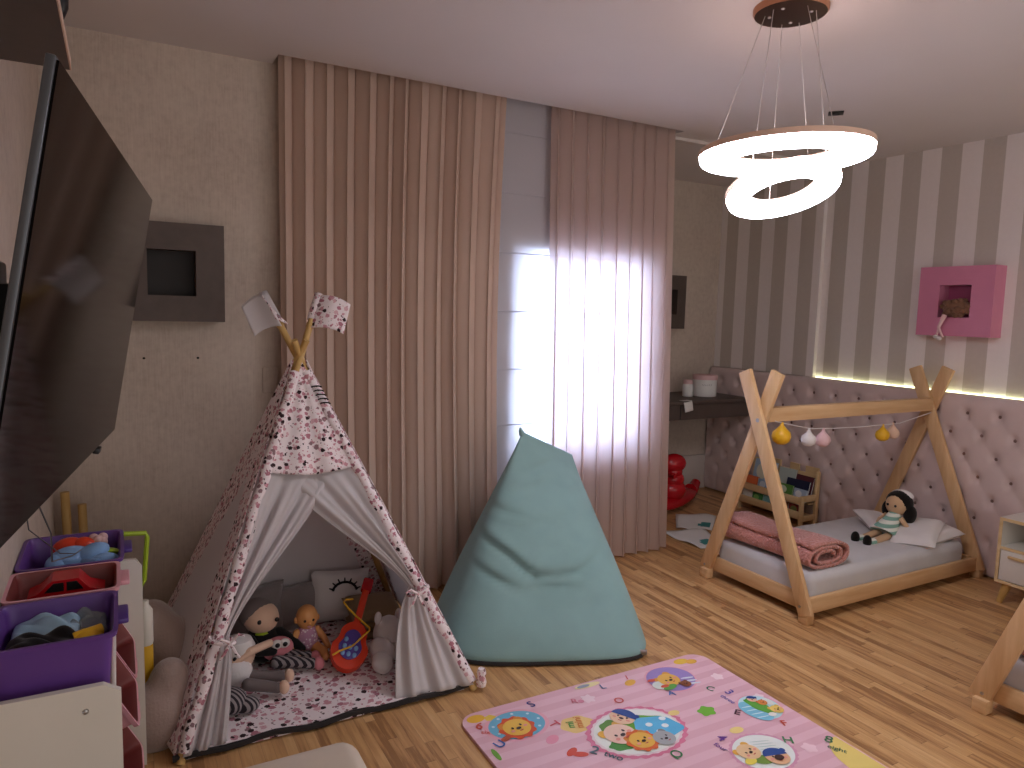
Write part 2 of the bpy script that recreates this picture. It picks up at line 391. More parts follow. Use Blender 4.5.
struct(MB().bb((3.02, YC-.02, H-.018), (XR-.04, YC+.03, H)).build('trim_1', 'white_trim', smooth=False))
struct(MB().bb((3.001, YA-.012, .0), (XR-.08, YA, .30), .003).bb((3.001, YA-.016, .285), (XR-.08, YA, .30), .003).build('baseboard_alcove', 'white_trim'))
b = MB(); b.bb((XL, YC-.014, 0), (1.4, YC, .09), .004)
struct(b.build('baseboard_back', 'white_trim'))
wf = struct(MB().bb((WX0, YC+.09, WZ0), (WX0+.12, YC+.15, WZ1)).bb((WX1-.11, YC+.09, WZ0), (WX1, YC+.15, WZ1)).bb((WX0, YC+.09, WZ0), (WX1, YC+.15, WZ0+.12)).bb((WX0, YC+.09, WZ1-.05), (WX1, YC+.15, WZ1)).bb(((WX0+WX1)/2-.012, YC+.10, WZ0), ((WX0+WX1)/2+.012, YC+.14, WZ1)).build('window_1', 'white_trim', smooth=False))
MB().bb((WX0+.11, YC+.118, WZ0+.11), (WX1-.10, YC+.124, WZ1-.04)).build('pane', 'window_glass', wf, smooth=False)

# roman blind: flat cloth panels between sewn-in battens
bl = thing('roman_blind', 'white fabric blind in horizontal panels glowing with daylight between the curtains', 'blind', (2.35, 3.512, .35))
zs = [2.70, 2.455, 2.135, 1.815, 1.495, 1.173, .858, .55, .30]
for i in range(len(zs)-1):
    def f(u, v, i=i): return V((1.72+1.27*u, 3.514-.006*math.sin(PI*v), zs[i]+(zs[i+1]-zs[i])*v))
    b = MB(); b.grid(f, 8, 6); b.build('panel', 'blind_cloth', bl)
    if i: MB().rod((1.72, 3.511, zs[i]), (2.99, 3.511, zs[i]), .0035, seg=8).build('batten', 'blind_cloth', bl)

# curtains
def curtain(name, label, x0, x1, n, m, xb0, xb1, seed, y=3.447, amp=.044, pull=None):
    rnd = random.Random(seed); ph = [rnd.uniform(.75, 1.25) for _ in range(n+1)]; s = sum(ph[:n]); ac = [0]
    for q in ph[:n]: ac.append(ac[-1]+q/s)
    am = [rnd.uniform(.7, 1.15) for _ in range(n+1)]; dr = [rnd.uniform(-1, 1) for _ in range(n+1)]
    def f(u, v):
        k = min(n-1, max(i for i in range(n) if ac[i] <= u+1e-9)); fr = (u-ac[k])/(ac[k+1]-ac[k])
        a = amp*(am[k]*(1-fr)+am[k+1]*fr)
        z = (H+.13)*(1-v)+.012
        w_ = math.sin(2*PI*fr); pw_ = 1.15-.35*v; w_ = 2*((.5+.5*w_)**pw_)-1
        d = dr[k]*(1-fr)+dr[k+1]*fr
        ub = u+.012*d*v
        x = (x0+(x1-x0)*u)*(1-v)+(xb0+(xb1-xb0)*ub)*v
        if pull: x += pull(u, v)
        x += .35*amp*math.sin(4*PI*fr)*(.6+.4*v)
        yy = y-a*w_*(.75+.25*v)+.006*d*math.sin(3*v+d*3)
        return V((x, min(yy, 3.497), z))
    b = MB(); b.grid(f, n*14, 26)
    o = thing(name, label, 'curtain', ((x0+x1)/2, y, 0))
    b.build('drape', m, o, ang=180)
    MB().bb((x0, y-.02, H+.135), (x1, y+.02, H+.15), .004).build('curtain_rail', 'white_trim', o)
    return o
curtain('curtain', 'wide dusty rose curtain hanging in folds behind the tent', .665, 1.835, 12, 'rose_curtain', .67, 1.82, 3, pull=lambda u, v: -.03*u*math.sin(PI*min(1, v*1.15))+.02*u*v)
curtain('curtain', 'narrower rose curtain lit from behind by the bright window', 2.105, 2.985, 9, 'rose_sheer', 2.15, 3.07, 5)

# tufted headboard running the length of the wall
HX = 4.512
def tuft(y, z):
    u = y/.183+z/.25; v = y/.183-z/.25
    a = abs(math.sin(PI*u))*abs(math.sin(PI*v))
    du, dv = u-round(u), v-round(v); r2 = (du*du+dv*dv)
    h = .006*a**.5+.028*(1-math.exp(-r2/.030))
    return h
HY0, HY1, HZ = .2, 4.585, 1.068
Y0t, Z0t = 2.439, .958
def hf(u, v):
    y = HY0+(HY1-HY0)*u; z = .01+(HZ-.01)*v
    e = min(1, (HZ-z)/.045, (z-.01)/.03+.3); e = max(0, e)
    h = tuft(y-Y0t, z-Z0t)
    if z < .22: h = h*(z/.22)+.024*(1-z/.22)*(1-.5*math.exp(-((((y-Y0t)/.183-.5+50) % 1)-.5)**2/.004))
    if z > 1.0: h = h*(1-(z-1.0)/.068)+.024*((z-1.0)/.068)
    return V((HX-h*math.sqrt(max(0, 1-(1-e)**2)), y, z))
hb = thing('headboard', 'long mauve tufted headboard panel along the striped wall', 'headboard', (HX, 2.4, 0))
b = MB(); b.grid(hf, 400, 96)
b.grid(lambda u, v: V((HX+.057*v, HY0+(HY1-HY0)*u, HZ)), 40, 1); b.grid(lambda u, v: V((HX+.057*u, HY0, .01+(HZ-.01)*v)), 1, 4)
b.build('upholstery', 'tufted_velvet', hb, ang=180)
bt = MB().ell((0, 0, 0), (.006, .010, .010), u=10, v=6).build('button', 'button_velvet', hb); first = True; cnt = 0
pts = []
for j in range(-6, 1):
    for i in range(-12, 13):
        y = Y0t+i*.183+(.0915 if j % 2 else 0); z = Z0t+j*.125
        if z > .22 and .9 < y < HY1-.03: pts.append((y, z))
pts.sort(key=lambda q: abs(q[0]-2.2))
for y, z in pts[:100]:
    o = bt if first else bt.copy()
    if not first: COL.objects.link(o); o.parent = hb
    first = False; o.location = V((HX-.005, y, z))-OFF[hb.name]
for ob in [bt]: ob.data.transform(Matrix.Translation(OFF[hb.name]))
led = MB(); led.bb((XR-.012, HY0, HZ+.0005), (XR-.003, 3.575, HZ+.005))
tag(led.build('light_strip', 'led_strip', smooth=False), 'thin glowing yellow-white strip light along the top of the tufted headboard', 'strip light')

# ---------------------------------------------------------------- ceiling lamp
pl = thing('pendant_lamp', 'ceiling lamp of two glowing white rings hung on thin wires', 'lamp', (2.121, 1.873, H))
C0 = V((2.121, 1.873, H))
MB().lathe([(0, 0), (.128, 0), (.128, -.014), (.122, -.022)], C0, 40, mi=0).build('canopy_side', 'copper_side', pl)
MB().lathe([(.122, -.022), (.10, -.024), (0, -.024)], C0, 40).build('canopy', 'bronze_metal', pl)
def ring(c, R0, R1, tilt, h):
    """tilt: rotation matrix; diffuser below, thin housing above"""
    pr = []; mid = (R0+R1)/2; a = (R0-R1)/2
    for k in range(15):
        th = PI+PI*k/14
        pr.append((mid+a*math.copysign(abs(math.cos(th))**.6, math.cos(th)), -h*.15+h*.85*math.copysign(abs(math.sin(th))**.6, math.sin(th))))
    pr = [(R1, 0)]+pr+[(R0, 0)]
    MB().lathe(pr, c, 56, tilt).build('ring_diffuser', 'ring_diffuser', pl)
    MB().lathe([(R1-.002, -.006), (R1-.002, .014), (R0+.002, .014), (R0+.002, -.006)], c, 56, tilt).build('ring_housing', 'ring_housing', pl)
cu_ = V((cr.x, cr.y, 0)).normalized(); cf_ = V((F.x, F.y, 0)).normalized()
def tiltm(side, fwd): return (Matrix.Rotation(R(side), 3, cf_*-1) @ Matrix.Rotation(R(fwd), 3, cu_))
c1 = V((2.134, 1.873, 2.100)); c2 = V((2.126, 1.865, 1.968)); t1 = tiltm(2.2, -0.5); t2 = tiltm(7.5, -18.0)
ring(c1, .298, .196, t1, .041); ring(c2, .197, .117, t2, .035)
for a in (20, 140, 260):
    for c, tm, rr in ((c1, t1, .247), (c2, t2, .155)):
        q = c+tm @ V((rr*math.cos(R(a+(0 if rr > .2 else 40))), rr*math.sin(R(a+(0 if rr > .2 else 40))), .012))
        k = R(a+(0 if rr > .2 else 40)); t0 = C0+V((.085*math.cos(k), .085*math.sin(k), -.022))
        MB().rod(t0, q, .0013, seg=6).build('wire', 'wire', pl)
for a in (40, 130, 200, 300): MB().ell(C0+V((.07*math.cos(R(a)), .07*math.sin(R(a)), -.025)), (.007, .007, .004), u=10, v=6).build('screw', 'steel', pl)
tag(MB().box((3.383, 2.642, H-.002), (.075, .075, .006), (0, 0, R(40)), .001).lathe([(.02, -.004), (.02, .0)], (3.383, 2.642, H-.003), 12).build('ceiling_spot', 'black_plastic', loc=(3.383, 2.642, H)), 'small dark square fitting in the ceiling beyond the ring lamp', 'ceiling spot')

# ---------------------------------------------------------------- television wall
tl, tr, br, blc = V((-.048, .891, 1.748)), V((.078, 1.883, 1.735)), V((-.011, 1.905, 1.196)), V((-.137, .913, 1.208))
cen = (tl+tr+br+blc)/4; wx = ((tr+br)-(tl+blc)).normalized(); hz = ((tl+tr)-(blc+br)); hz = (hz-wx*hz.dot(wx)).normalized(); nx = hz.cross(wx)*-1
if nx.x < 0: nx = -nx
tvm = Matrix((wx, hz, nx)).transposed()
W2, H2 = 1.0, .548
tv = thing('television', 'large flat dark television tilted forward on the left wall', 'television', cen)
MB().box(cen-nx*.005, (W2, H2, .010), tvm, .002).build('casing', 'grey_bezel', tv)
MB().box(cen+nx*.0012, (W2-.008, H2-.008, .003), tvm).build('screen', 'tv_glass', tv, smooth=False)
MB().box(cen-nx*.032-hz*.02+wx*.05, (W2*.42, H2*.5, .045), tvm, .01).build('back_housing', 'black_plastic', tv)
MB().box(cen-hz*(H2/2+.006)+wx*.28, (.03, .012, .012), tvm, .002).build('sensor', 'black_plastic', tv)
b = MB(); pb = cen-nx*.06
b.bb((XL, pb.y-.12, pb.z-.15), (XL+.012, pb.y+.18, pb.z+.15), .003); b.beam((XL+.01, pb.y+.04, pb.z), pb+nx*.005, .04, .08, bev=.004)
b.bb((XL, 1.70, 1.36), (XL+.05, 1.86, 1.572), .006)
tag(b.build('television_bracket', 'black_plastic', loc=(XL, pb.y, pb.z)), 'black wall bracket behind the television', 'bracket')
b = MB(); b.tube([(-.14, 1.45, 1.19), (-.12, 1.60, 1.05), (-.135, 1.80, .93), (-.11, 2.05, .86), (-.10, 2.22, .82)], .0016, 6); b.tube([(-.17, 1.62, 1.2), (-.17, 1.75, 1.02), (-.13, 1.95, .9), (-.11, 2.16, .83)], .0014, 6)
tag(b.build('cable', 'grey_bezel'), 'thin grey cable hanging below the television into the rear purple bin', 'cable')
# overhead shelf
sh = thing('wall_shelf', 'dark brown shelf high on the left wall above the television', 'shelf', (XL, 1.2, 2.1))
MB().bb((XL, .1, 2.1), (-.09, 2.3, 2.128), .002).build('board', 'dark_oak_laminate', sh)
MB().bb((-.09, .1, 2.1), (-.087, 2.3, 2.128)).build('edge_strip', 'ring_housing', sh, smooth=False)
sp = thing('speaker', 'small black rounded speaker on a thin stem at the end of the dark overhead shelf', 'speaker', (-.098, 2.27, 2.128))
MB().lathe([(0, 0), (.022, 0), (.022, .004), (0, .006)], (-.112, 2.26, 2.128), 20).build('base', 'black_plastic', sp)
MB().rod((-.107, 2.26, 2.13), (-.107, 2.25, 2.22), .0035, seg=8).build('stem', 'black_plastic', sp)
MB().lathe([(0, 0), (.018, .004), (.028, .03), (.03, .07), (.026, .12), (.012, .14), (0, .142)], (-.114, 2.24, 2.205), 20).build('body', 'black_plastic', sp)

# shadow-box niches
def niche(label, c, ax, wd, ht, dp, hole, m, mi_, name='wall_niche'):
    """square frame box; ax: 'y' faces -Y, 'x' faces -X"""
    o = thing(name, label, 'wall niche', c); c = V(c)
    def P(a, d, z): return c+(V((a, d, z)) if ax == 'y' else V((d, a, z)))
    hw, hh = wd/2, ht/2; a0, a1, z0, z1 = hole
    fr = MB()
    for q in (((-hw, -dp, -hh), (a0, 0, hh)), ((a1, -dp, -hh), (hw, 0, hh)), ((a0, -dp, -hh), (a1, 0, z0)), ((a0, -dp, z1), (a1, 0, hh))): fr.bb(P(*q[0]), P(*q[1]))
    fr.build('frame', m, o, smooth=False)
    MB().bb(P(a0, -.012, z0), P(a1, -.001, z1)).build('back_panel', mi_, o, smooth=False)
    return o
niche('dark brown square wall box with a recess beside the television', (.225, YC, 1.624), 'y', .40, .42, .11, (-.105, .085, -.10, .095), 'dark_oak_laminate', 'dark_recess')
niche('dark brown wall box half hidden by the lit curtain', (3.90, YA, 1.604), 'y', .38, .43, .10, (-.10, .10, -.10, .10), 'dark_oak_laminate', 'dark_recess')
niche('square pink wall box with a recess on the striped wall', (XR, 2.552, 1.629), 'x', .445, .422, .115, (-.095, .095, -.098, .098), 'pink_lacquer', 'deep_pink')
# rag doll slumped head first in the pink box
dl = thing('rag_doll', 'brown-haired rag doll slumped out of the pink wall box', 'doll', (4.46, 2.547, 1.535))
b = MB(); b.ell((4.468, 2.542, 1.588), (.05, .078, .056))
for k in range(34):
    a = random.uniform(0, 2*PI); z = random.uniform(-.9, .9); q = V((math.sqrt(1-z*z)*math.cos(a)*.05, math.sqrt(1-z*z)*math.sin(a)*.078, z*.056))
    b.ell(V((4.468, 2.542, 1.588))+q, (.016, .018, .016), u=8, v=6)
b.build('hair', 'brown_hair', dl)
MB().tube([(4.412, 2.572, 1.545), (4.408, 2.597, 1.48), (4.41, 2.612, 1.42)], [.012, .008, .007], 8).build('leg', 'pale_pink', dl)
MB().tube([(4.412, 2.577, 1.545), (4.404, 2.602, 1.47), (4.405, 2.572, 1.41)], [.012, .008, .007], 8).build('leg', 'pale_pink', dl)
MB().ell((4.41, 2.617, 1.412), (.012, .016, .012)).ell((4.405, 2.593, 1.402), (.012, .015, .012)).build('shoe', 'white_cotton', dl)
# screws under the brown box, switch plate
for i, (x, lab) in enumerate([(.103, 'small dark screw hole in the wall under the brown box, nearer the television'), (.321, 'small dark screw hole in the wall under the right edge of the brown box')]):
    tag(MB().ell((x, YC-.001, 1.248), (.006, .004, .005), u=10, v=6).build('screw_hole', 'black_plastic', loc=(x, YC, 1.248)), lab, 'screw hole')
tag(MB().bb((.60, YC-.008, 1.08), (.672, YC, 1.20), .004).build('wall_plate', 'beige_wallpaper', loc=(.636, YC, 1.14)), 'beige blank wall plate behind the tip of the tent', 'wall plate')

# ---------------------------------------------------------------- alcove: desk and what is on it
dk = thing('desk', 'dark brown wall desk in the alcove beside the curtain', 'desk', (3.8, 4.3, 0))
MB().bb((3.005, 4.05, .832), (4.44, YA-.003, .857), .003).build('desk_top', 'dark_oak_laminate', dk)
MB().bb((3.005, 4.07, .712), (4.44, 4.58, .831), .003).build('drawer_box', 'dark_oak_laminate', dk)
MB().bb((3.7, 4.064, .718), (3.704, 4.071, .826)).build('drawer_gap', 'dark_recess', dk)
b = MB(); b.bb((3.01, 4.3, 0), (3.04, 4.58, .711)); b.build('side_panel', 'dark_oak_laminate', dk)
bx = thing('round_box', 'round white lidded box with faint writing on the alcove desk', 'box', (4.155, 4.30, .857))
MB().lathe([(0, 0), (.092, 0), (.095, .003), (.095, .135), (0, .135)], (4.155, 4.30, .857), 36).build('body', 'white_paper', bx)
MB().lathe([(0, .135), (.099, .135), (.099, .168), (.095, .171), (0, .171)], (4.155, 4.30, .857), 36).build('lid', 'pale_pink', bx)
b = MB()
for k in range(5): b.grid(lambda u, v, k=k: V((4.155+.0962*math.cos(R(215+k*10+6*u)), 4.30+.0962*math.sin(R(215+k*10+6*u)), .950+.006*math.sin(u*6+k)+.004*v)), 4, 1)
b.build('lettering', 'grey_bezel', bx)
j = thing('glass_jar', 'small pale jar with a pink lid left of the round white box', 'jar', (3.995, 4.32, .857))
MB().lathe([(0, 0), (.040, 0), (.042, .005), (.042, .09), (.034, .10)], (3.995, 4.32, .857), 24).build('body', 'white_paper', j)
MB().lathe([(.036, .10), (.038, .10), (.038, .13), (0, .132)], (3.995, 4.32, .857), 24).build('lid', 'pale_pink', j)
b = MB(); b.grid(lambda u, v: V((3.71+.085*u+.01*v, 4.047-.008*math.sin(v*2)-.004*math.sin(5*u), .849-.075*v+.012*u)), 6, 6)
b.grid(lambda u, v: V((3.71+.085*u, 4.049+.05*v, .860+.001*u)), 6, 2)
tag(b.build('paper_note', 'white_paper', solid=.001), 'small white paper hanging over the front edge of the alcove desk', 'paper')

# red rocking toy under the desk
rt = thing('rocking_toy', 'glossy red plastic rocking toy half hidden behind the curtain', 'rocking toy', (3.72, 4.12, 0))
b = MB()
rot_ = Euler((0, 0, R(27))).to_matrix()
b.ell((3.80, 4.17, .075), (.36, .10, .055), rot_, 24, 12); b.tube([V((3.80, 4.17, .06))+rot_ @ V((.30+.13*k/6, 0, .02+.05*(k/6)**2)) for k in range(7)], [.06-.004*k for k in range(7)], 10)
b.build('rocker', 'red_plastic', rt)
b = MB(); b.ell((3.70, 4.12, .17), (.115, .10, .09)); b.ell((3.705, 4.12, .25), (.09, .085, .075))
b.build('body', 'red_plastic', rt)
b = MB(); b.ell((3.70, 4.11, .375), (.105, .075, .075)); b.ell((3.70, 4.115, .31), (.075, .07, .06))
b.build('head', 'red_plastic', rt)
MB().rod((3.62, 4.00, .30), (3.66, 4.22, .30), .014).build('handle', 'red_plastic', rt)

# papers on the floor
def sheet(label, q, seed, ink_at):
    rnd = random.Random(seed); q = [V(p) for p in q]
    def f(u, v):
        p = q[0]*(1-u)*(1-v)+q[1]*u*(1-v)+q[2]*u*v+q[3]*(1-u)*v
        return V((p.x, p.y, .004+.012*(math.sin(5*u+seed)*math.cos(4*v))**2+(p.z)*((u*v)**2)))
    b = MB(); b.grid(f, 12, 12, mfun=lambda u, v: 1 if (u-ink_at[0])**2+(v-ink_at[1])**2 < .028+.012*math.sin(9*u) else 0)
    return tag(b.build('paper_sheet', ['white_paper', 'teal_ink'], solid=.001), label, 'paper', 'drawings on the floor')
sheet('white drawing sheet with a curled corner on the floor behind the other sheet', [(3.42, 3.74, 0), (3.62, 3.60, 0), (3.92, 3.86, 0), (3.66, 4.02, .08)], 1, (.75, .35))
sheet('white drawing sheet with teal marks lying nearest the bed foot', [(3.25, 3.74, 0), (3.27, 3.34, 0), (3.44, 3.30, 0), (3.60, 3.66, .02)], 4, (.72, .62))

# ---------------------------------------------------------------- frame beds
def make_bed(label):
    o = thing('house_bed', label, 'bed', (3.7, 2.66, 0), 'pine tent-frame beds'); ox = 2.965
    for xx in (0, 1.495):
        x = ox+xx
        MB().beam((x+.012, 2.30, .045), (x+.012, 2.782, 1.215), .078, .026, (1, 0, 0), .004).build('leg', 'pine_up', o)
        MB().beam((x+.040, 3.02, .045), (x+.040, 2.590, 1.222), .078, .026, (1, 0, 0), .004).build('leg', 'pine_up', o)
        for yy in (2.315, 3.0): MB().bb((x+.004, yy-.027, 0), (x+.055, yy+.027, .055), .004).build('foot', 'pine_across', o)
        MB().rod((x-.003, 2.668, .965), (x+.0, 2.668, .965), .011, seg=14).build('bolt', 'steel', o)
        for yy in (2.333, 2.99): MB().rod((x-.003, yy, .085), (x+.0, yy, .085), .007, seg=12).build('bolt', 'steel', o)
        xr_ = x+.056 if xx == 0 else x-.024
        MB().bb((xr_, 2.345, .045), (xr_+.022, 2.985, .125), .003).build('end_rail', 'pine_across', o)
    for yy in (2.318, 2.998): MB().bb((ox+.03, yy-.011, .045), (ox+1.515, yy+.011, .125), .003).build('side_rail', 'pine', o)
    MB().bb((ox+.055, 2.64, .955), (ox+1.495, 2.69, 1.03), .004).build('ridge_beam', 'pine', o)
    for k in range(6): MB().bb((ox+.10+k*.235, 2.33, .05), (ox+.18+k*.235, 2.985, .064)).build('slat', 'pine_across', o)
    return o
bed = make_bed('pine tent-frame toddler bed with a garland, against the tufted headboard')
mt = MB(); mt.bb((3.046, 2.332, .066), (4.380, 2.984, .228), .045, 6)
mat1 = tag(mt.build('mattress', 'grey_sheet', loc=(3.72, 2.66, .066), ang=60), 'mattress in a grey sheet on the bed with the garland', 'mattress')
# rails of the second bed
bed2 = dup(bed, (3.7, 2.66-1.56, 0), 'pine tent-frame bed cut off by the lower right edge, nearest the camera')
mat2 = mat1.copy(); COL.objects.link(mat2); mat2.location = (3.72, 1.10, .066); mat2['label'] = 'mattress in a grey sheet on the cut-off bed at the lower right'
def blanket(label, y0, y1, x, z, sc=1.0):
    T_ = 2.35
    def f(u, v):
        th = 2*PI*T_*u; q = .30+.70*u
        cx = x+.150*sc*q*math.copysign(abs(math.cos(th))**.75, math.cos(th)); cz = z+.055*sc+.052*sc*q*math.copysign(abs(math.sin(th))**.8, math.sin(th))
        yy = y0+(y1-y0)*v
        cz += .008*math.sin(v*7+1)*max(0, math.sin(th)); cx += .010*math.sin(v*5)
        return V((cx, yy, cz))
    b = MB(); b.grid(f, 90, 30)
    return tag(b.build('blanket', 'bubble_knit', loc=(x, (y0+y1)/2, z), solid=.017, ang=180), label, 'blanket')
blanket('salmon bubble-knit blanket rolled up across the foot of the garlanded bed', 2.37, 2.985, 3.20, .226, 1.2)
blanket('salmon blanket on the cut-off bed at the lower right', .80, 1.415, 3.20, .226, 1.15)
# pillows and crochet doll
tag(MB().pillow((4.12, 2.47, .275), .33, .24, .09, (R(-6), R(-14), R(22))).build('pillow', 'white_cotton', loc=(4.12, 2.47, .23)), 'small white pillow under the crochet doll on the bed', 'pillow')
tag(MB().pillow((4.26, 2.45, .262), .24, .21, .07, (R(4), R(-10), R(-12))).build('pillow', 'white_cotton', loc=(4.26, 2.45, .23)), 'small white pillow against the headboard end, behind the other pillow', 'pillow')
tag(MB().pillow((4.13, 2.74, .268), .26, .18, .07, (R(6), R(-10), R(60))).build('pillow', 'white_cotton', loc=(4.0, 2.74, .23)), 'small white cushion behind the legs of the crochet doll', 'cushion')
cd = thing('crochet_doll', 'crochet doll with black hair and a green and white striped dress on the bed', 'doll', (3.98, 2.58, .23))
hd = V((4.10, 2.59, .412))
MB().ell(hd, (.062, .066, .066)).build('head', 'tan_yarn', cd)
b = MB(); b.ell(hd+V((.018, 0, .012)), (.066, .078, .070))
for s in (-1, 1): b.ell(hd+V((.02, s*.068, -.045)), (.04, .035, .055))
b.build('hair', 'black_yarn', cd)
b = MB(); b.ell(hd+V((.040, 0, .052)), (.045, .066, .034)); b.build('hat', 'white_cotton', cd)
for s in (-1, 1): MB().ell(hd+V((-.058, s*.024, .002)), (.006, .008, .008), u=8, v=6).build('eye', 'black_plastic', cd)
b = MB(); ax_ = frame_of(V((-.5, -.02, -.55)))
b.lathe([(.025, -.02), (.036, 0), (.045, .05), (.062, .10), (.082, .15), (.078, .155), (0, .13)], hd+V((-.012, 0, -.055)), 24, ax_)
b.build('dress', 'mint_stripe', cd)
for s in (-1, 1):
    MB().tube([hd+V((-.03, s*.045, -.07)), hd+V((-.03, s*.085, -.11)), hd+V((-.05, s*.10, -.17))], [.016, .015, .014], 8).ell(hd+V((-.05, s*.10, -.175)), .017, u=10, v=8).build('arm', 'tan_yarn', cd)
    k0 = hd+V((-.11, s*.035, -.165)); k1 = hd+V((-.27, s*.038-.01, -.178)); MB().rod(k0, k1, .022, .019, 12).build('leg', 'tan_yarn', cd)
    MB().rod(k1, k1+V((-.045, 0, 0)), .022, .021, 12).build('sock', 'mint_stripe', cd)
    MB().ell(k1+V((-.062, 0, .012)), (.024, .024, .036)).build('shoe', 'black_yarn', cd)
# garland of knitted balls
ga = thing('ball_garland', 'string of small knitted balls hung under the bed\'s ridge beam', 'garland', (3.6, 2.62, .95))
gp = [V((3.075, 2.625, .950)), V((3.14, 2.63, .935)), V((3.35, 2.63, .895)), V((3.50, 2.63, .885)), V((3.75, 2.63, .880)), V((4.0, 2.63, .880)), V((4.15, 2.63, .882)), V((4.475, 2.64, .93))]
MB().tube(gp, .0022, 6).build('string', 'white_cotton', ga)
for x, zt, r, m in ((3.137, .935, .050, 'yellow_plastic'), (3.352, .893, .040, 'white_cotton'), (3.47, .886, .042, 'pale_pink'), (3.995, .880, .040, 'yellow_plastic'), (4.09, .884, .038, 'skin_cloth')):
    MB().lathe([(0, -1.85*r-.022), (r*.45, -1.80*r-.022), (r*.85, -1.5*r-.022), (r, -1.0*r-.022), (r*.88, -.5*r-.022), (r*.5, -.14*r-.022), (r*.2, -.012), (r*.14, .004), (0, .006)], (x, 2.63, zt), 22).build('ball', m, ga)

for o_ in list(COL.objects):
    if o_.parent is None and o_.name.split('.')[0] in ('house_bed', 'mattress', 'blanket', 'pillow', 'crochet_doll', 'ball_garland'):
        o_.location = V(o_.location)+(V((-.065, -.035, .012)) if o_.name == 'ball_garland' else V((-.082, -.018, 0)) if o_.name in ('house_bed.001', 'mattress.001', 'blanket.001') else V((-.042, -.042, 0)))
# ---------------------------------------------------------------- book rack behind the bed
br_ = thing('book_rack', 'pale wood book rack with a notched back, behind the bed', 'book rack', (4.33, 3.67, 0))
X0, X1, YL, YR = 4.245, 4.435, 3.965, 3.385
def sidep(y):
    b = MB(); b.bb((X0, y-.009, 0), (X0+.035, y+.009, .235), .002); b.bb((X1-.035, y-.009, 0), (X1, y+.009, .40), .002)
    b.bb((X0+.035, y-.009, .05), (X1-.035, y+.009, .09), .002); b.bb((X0+.035, y-.009, .19), (X1-.035, y+.009, .235), .002)
    return b
for y in (YL, YR): sidep(y).build('side_frame', 'pale_ply', br_)
MB().bb((X0, YR+.01, .175), (X0+.016, YL-.01, .225), .002).build('front_rail', 'pale_ply', br_)
MB().bb((X0, YR+.01, .07), (X0+.016, YL-.01, .12), .002).build('front_rail', 'pale_ply', br_)
b = MB(); z0 = .225
pts_ = [(YR, z0), (YL, z0), (YL, .40), (YL-.05, .40), (YL-.05, .425), (YL-.24, .425), (YL-.24, .375), (YL-.33, .375), (YL-.33, .425), (YL-.41, .425), (YL-.41, .375), (YL-.47, .375), (YL-.47, .425), (YR, .425)]
b.prism([(X1-.016, y, z) for y, z in pts_], (.014, 0, 0)); b.build('back_panel', 'pale_ply', br_)
MB().bb((X0+.016, YR+.01, .06), (X1-.002, YL-.01, .07)).build('shelf_board', 'pale_ply', br_)
MB().bb((X0+.10, YR+.01, .16), (X1-.016, YL-.01, .17)).build('shelf_board', 'pale_ply', br_)
def book(label, c, sz, cover, tilt=0, yawb=0, spot=None):
    o = thing('picture_book', label, 'book', (c[0], c[1], c[2]-sz[2]/2), 'picture books in the rack')
    rm = (Matrix.Rotation(R(yawb), 3, 'Z') @ Matrix.Rotation(R(tilt), 3, 'Y')); cv = V(c)
    b = MB(); t_ = sz[0]
    b.box(cv+rm @ V((-t_/2, 0, 0)), (.003, sz[1], sz[2]), rm); b.box(cv+rm @ V((t_/2, 0, 0)), (.003, sz[1], sz[2]), rm); b.box(cv+rm @ V((0, sz[1]/2, 0)), (t_, .003, sz[2]), rm)
    b.build('cover', ink(cover), o, smooth=False)
    MB().box(cv, (t_-.003, sz[1]-.008, sz[2]-.008), rm).build('pages', 'white_paper', o, smooth=False)
    if spot:
        b = MB(); b.ell(cv+rm @ V((-t_/2-.0015, sz[1]*.12, sz[2]*.1)), (.0012, sz[1]*.26, sz[2]*.28), rm, 16, 8); b.build('cover_picture', ink(spot), o)
    return o
book('tall pale blue picture book standing at the left back of the rack', (4.375, 3.83, .29), (.012, .21, .22), '9db3c6', 12, 0, 'd8d3bb')
book('low orange book at the left end of the rack', (4.305, 3.88, .225), (.014, .11, .10), 'd06a3c', 8)
book('grey-blue book with a pale picture next to the orange one', (4.305, 3.765, .22), (.012, .11, .095), '8fa5bd', 8, 0, 'c8cfd6')
book('tall mint-grey book in the middle of the rack', (4.385, 3.63, .28), (.012, .15, .20), 'aeb8b0', 12)
book('maroon book at the right back of the rack', (4.39, 3.475, .275), (.016, .15, .16), '5a2730', 14)
book('dark navy book in front of the maroon one', (4.352, 3.50, .255), (.016, .19, .14), '20243d', 14, 3)
book('green picture book in the front right of the rack', (4.315, 3.58, .228), (.012, .14, .10), '5f8f45', 10, 0, 'cfd8c0')
book('pale blue book at the front right end of the rack', (4.312, 3.44, .225), (.012, .11, .09), 'a9b9cc', 10, 0, 'e0e0e0')
book('white book low in the rack at its left end', (4.285, 3.90, .118), (.012, .09, .09), 'd5d6d0', 6)
book('green book low in the rack, beside the white one', (4.285, 3.80, .115), (.014, .10, .085), '3f8048', 6, 0, '7cb05a')
book('teal book low in the middle of the rack', (4.285, 3.69, .115), (.012, .10, .088), '7aa7a5', 6)
book('brown picture book low in the right half of the rack', (4.285, 3.57, .113), (.014, .11, .085), '86583f', 6, 0, 'b88a5a')
book('red patterned book low at the right end of the rack', (4.285, 3.45, .113), (.012, .11, .085), '8b3a35', 6, 0, '6d7a45')

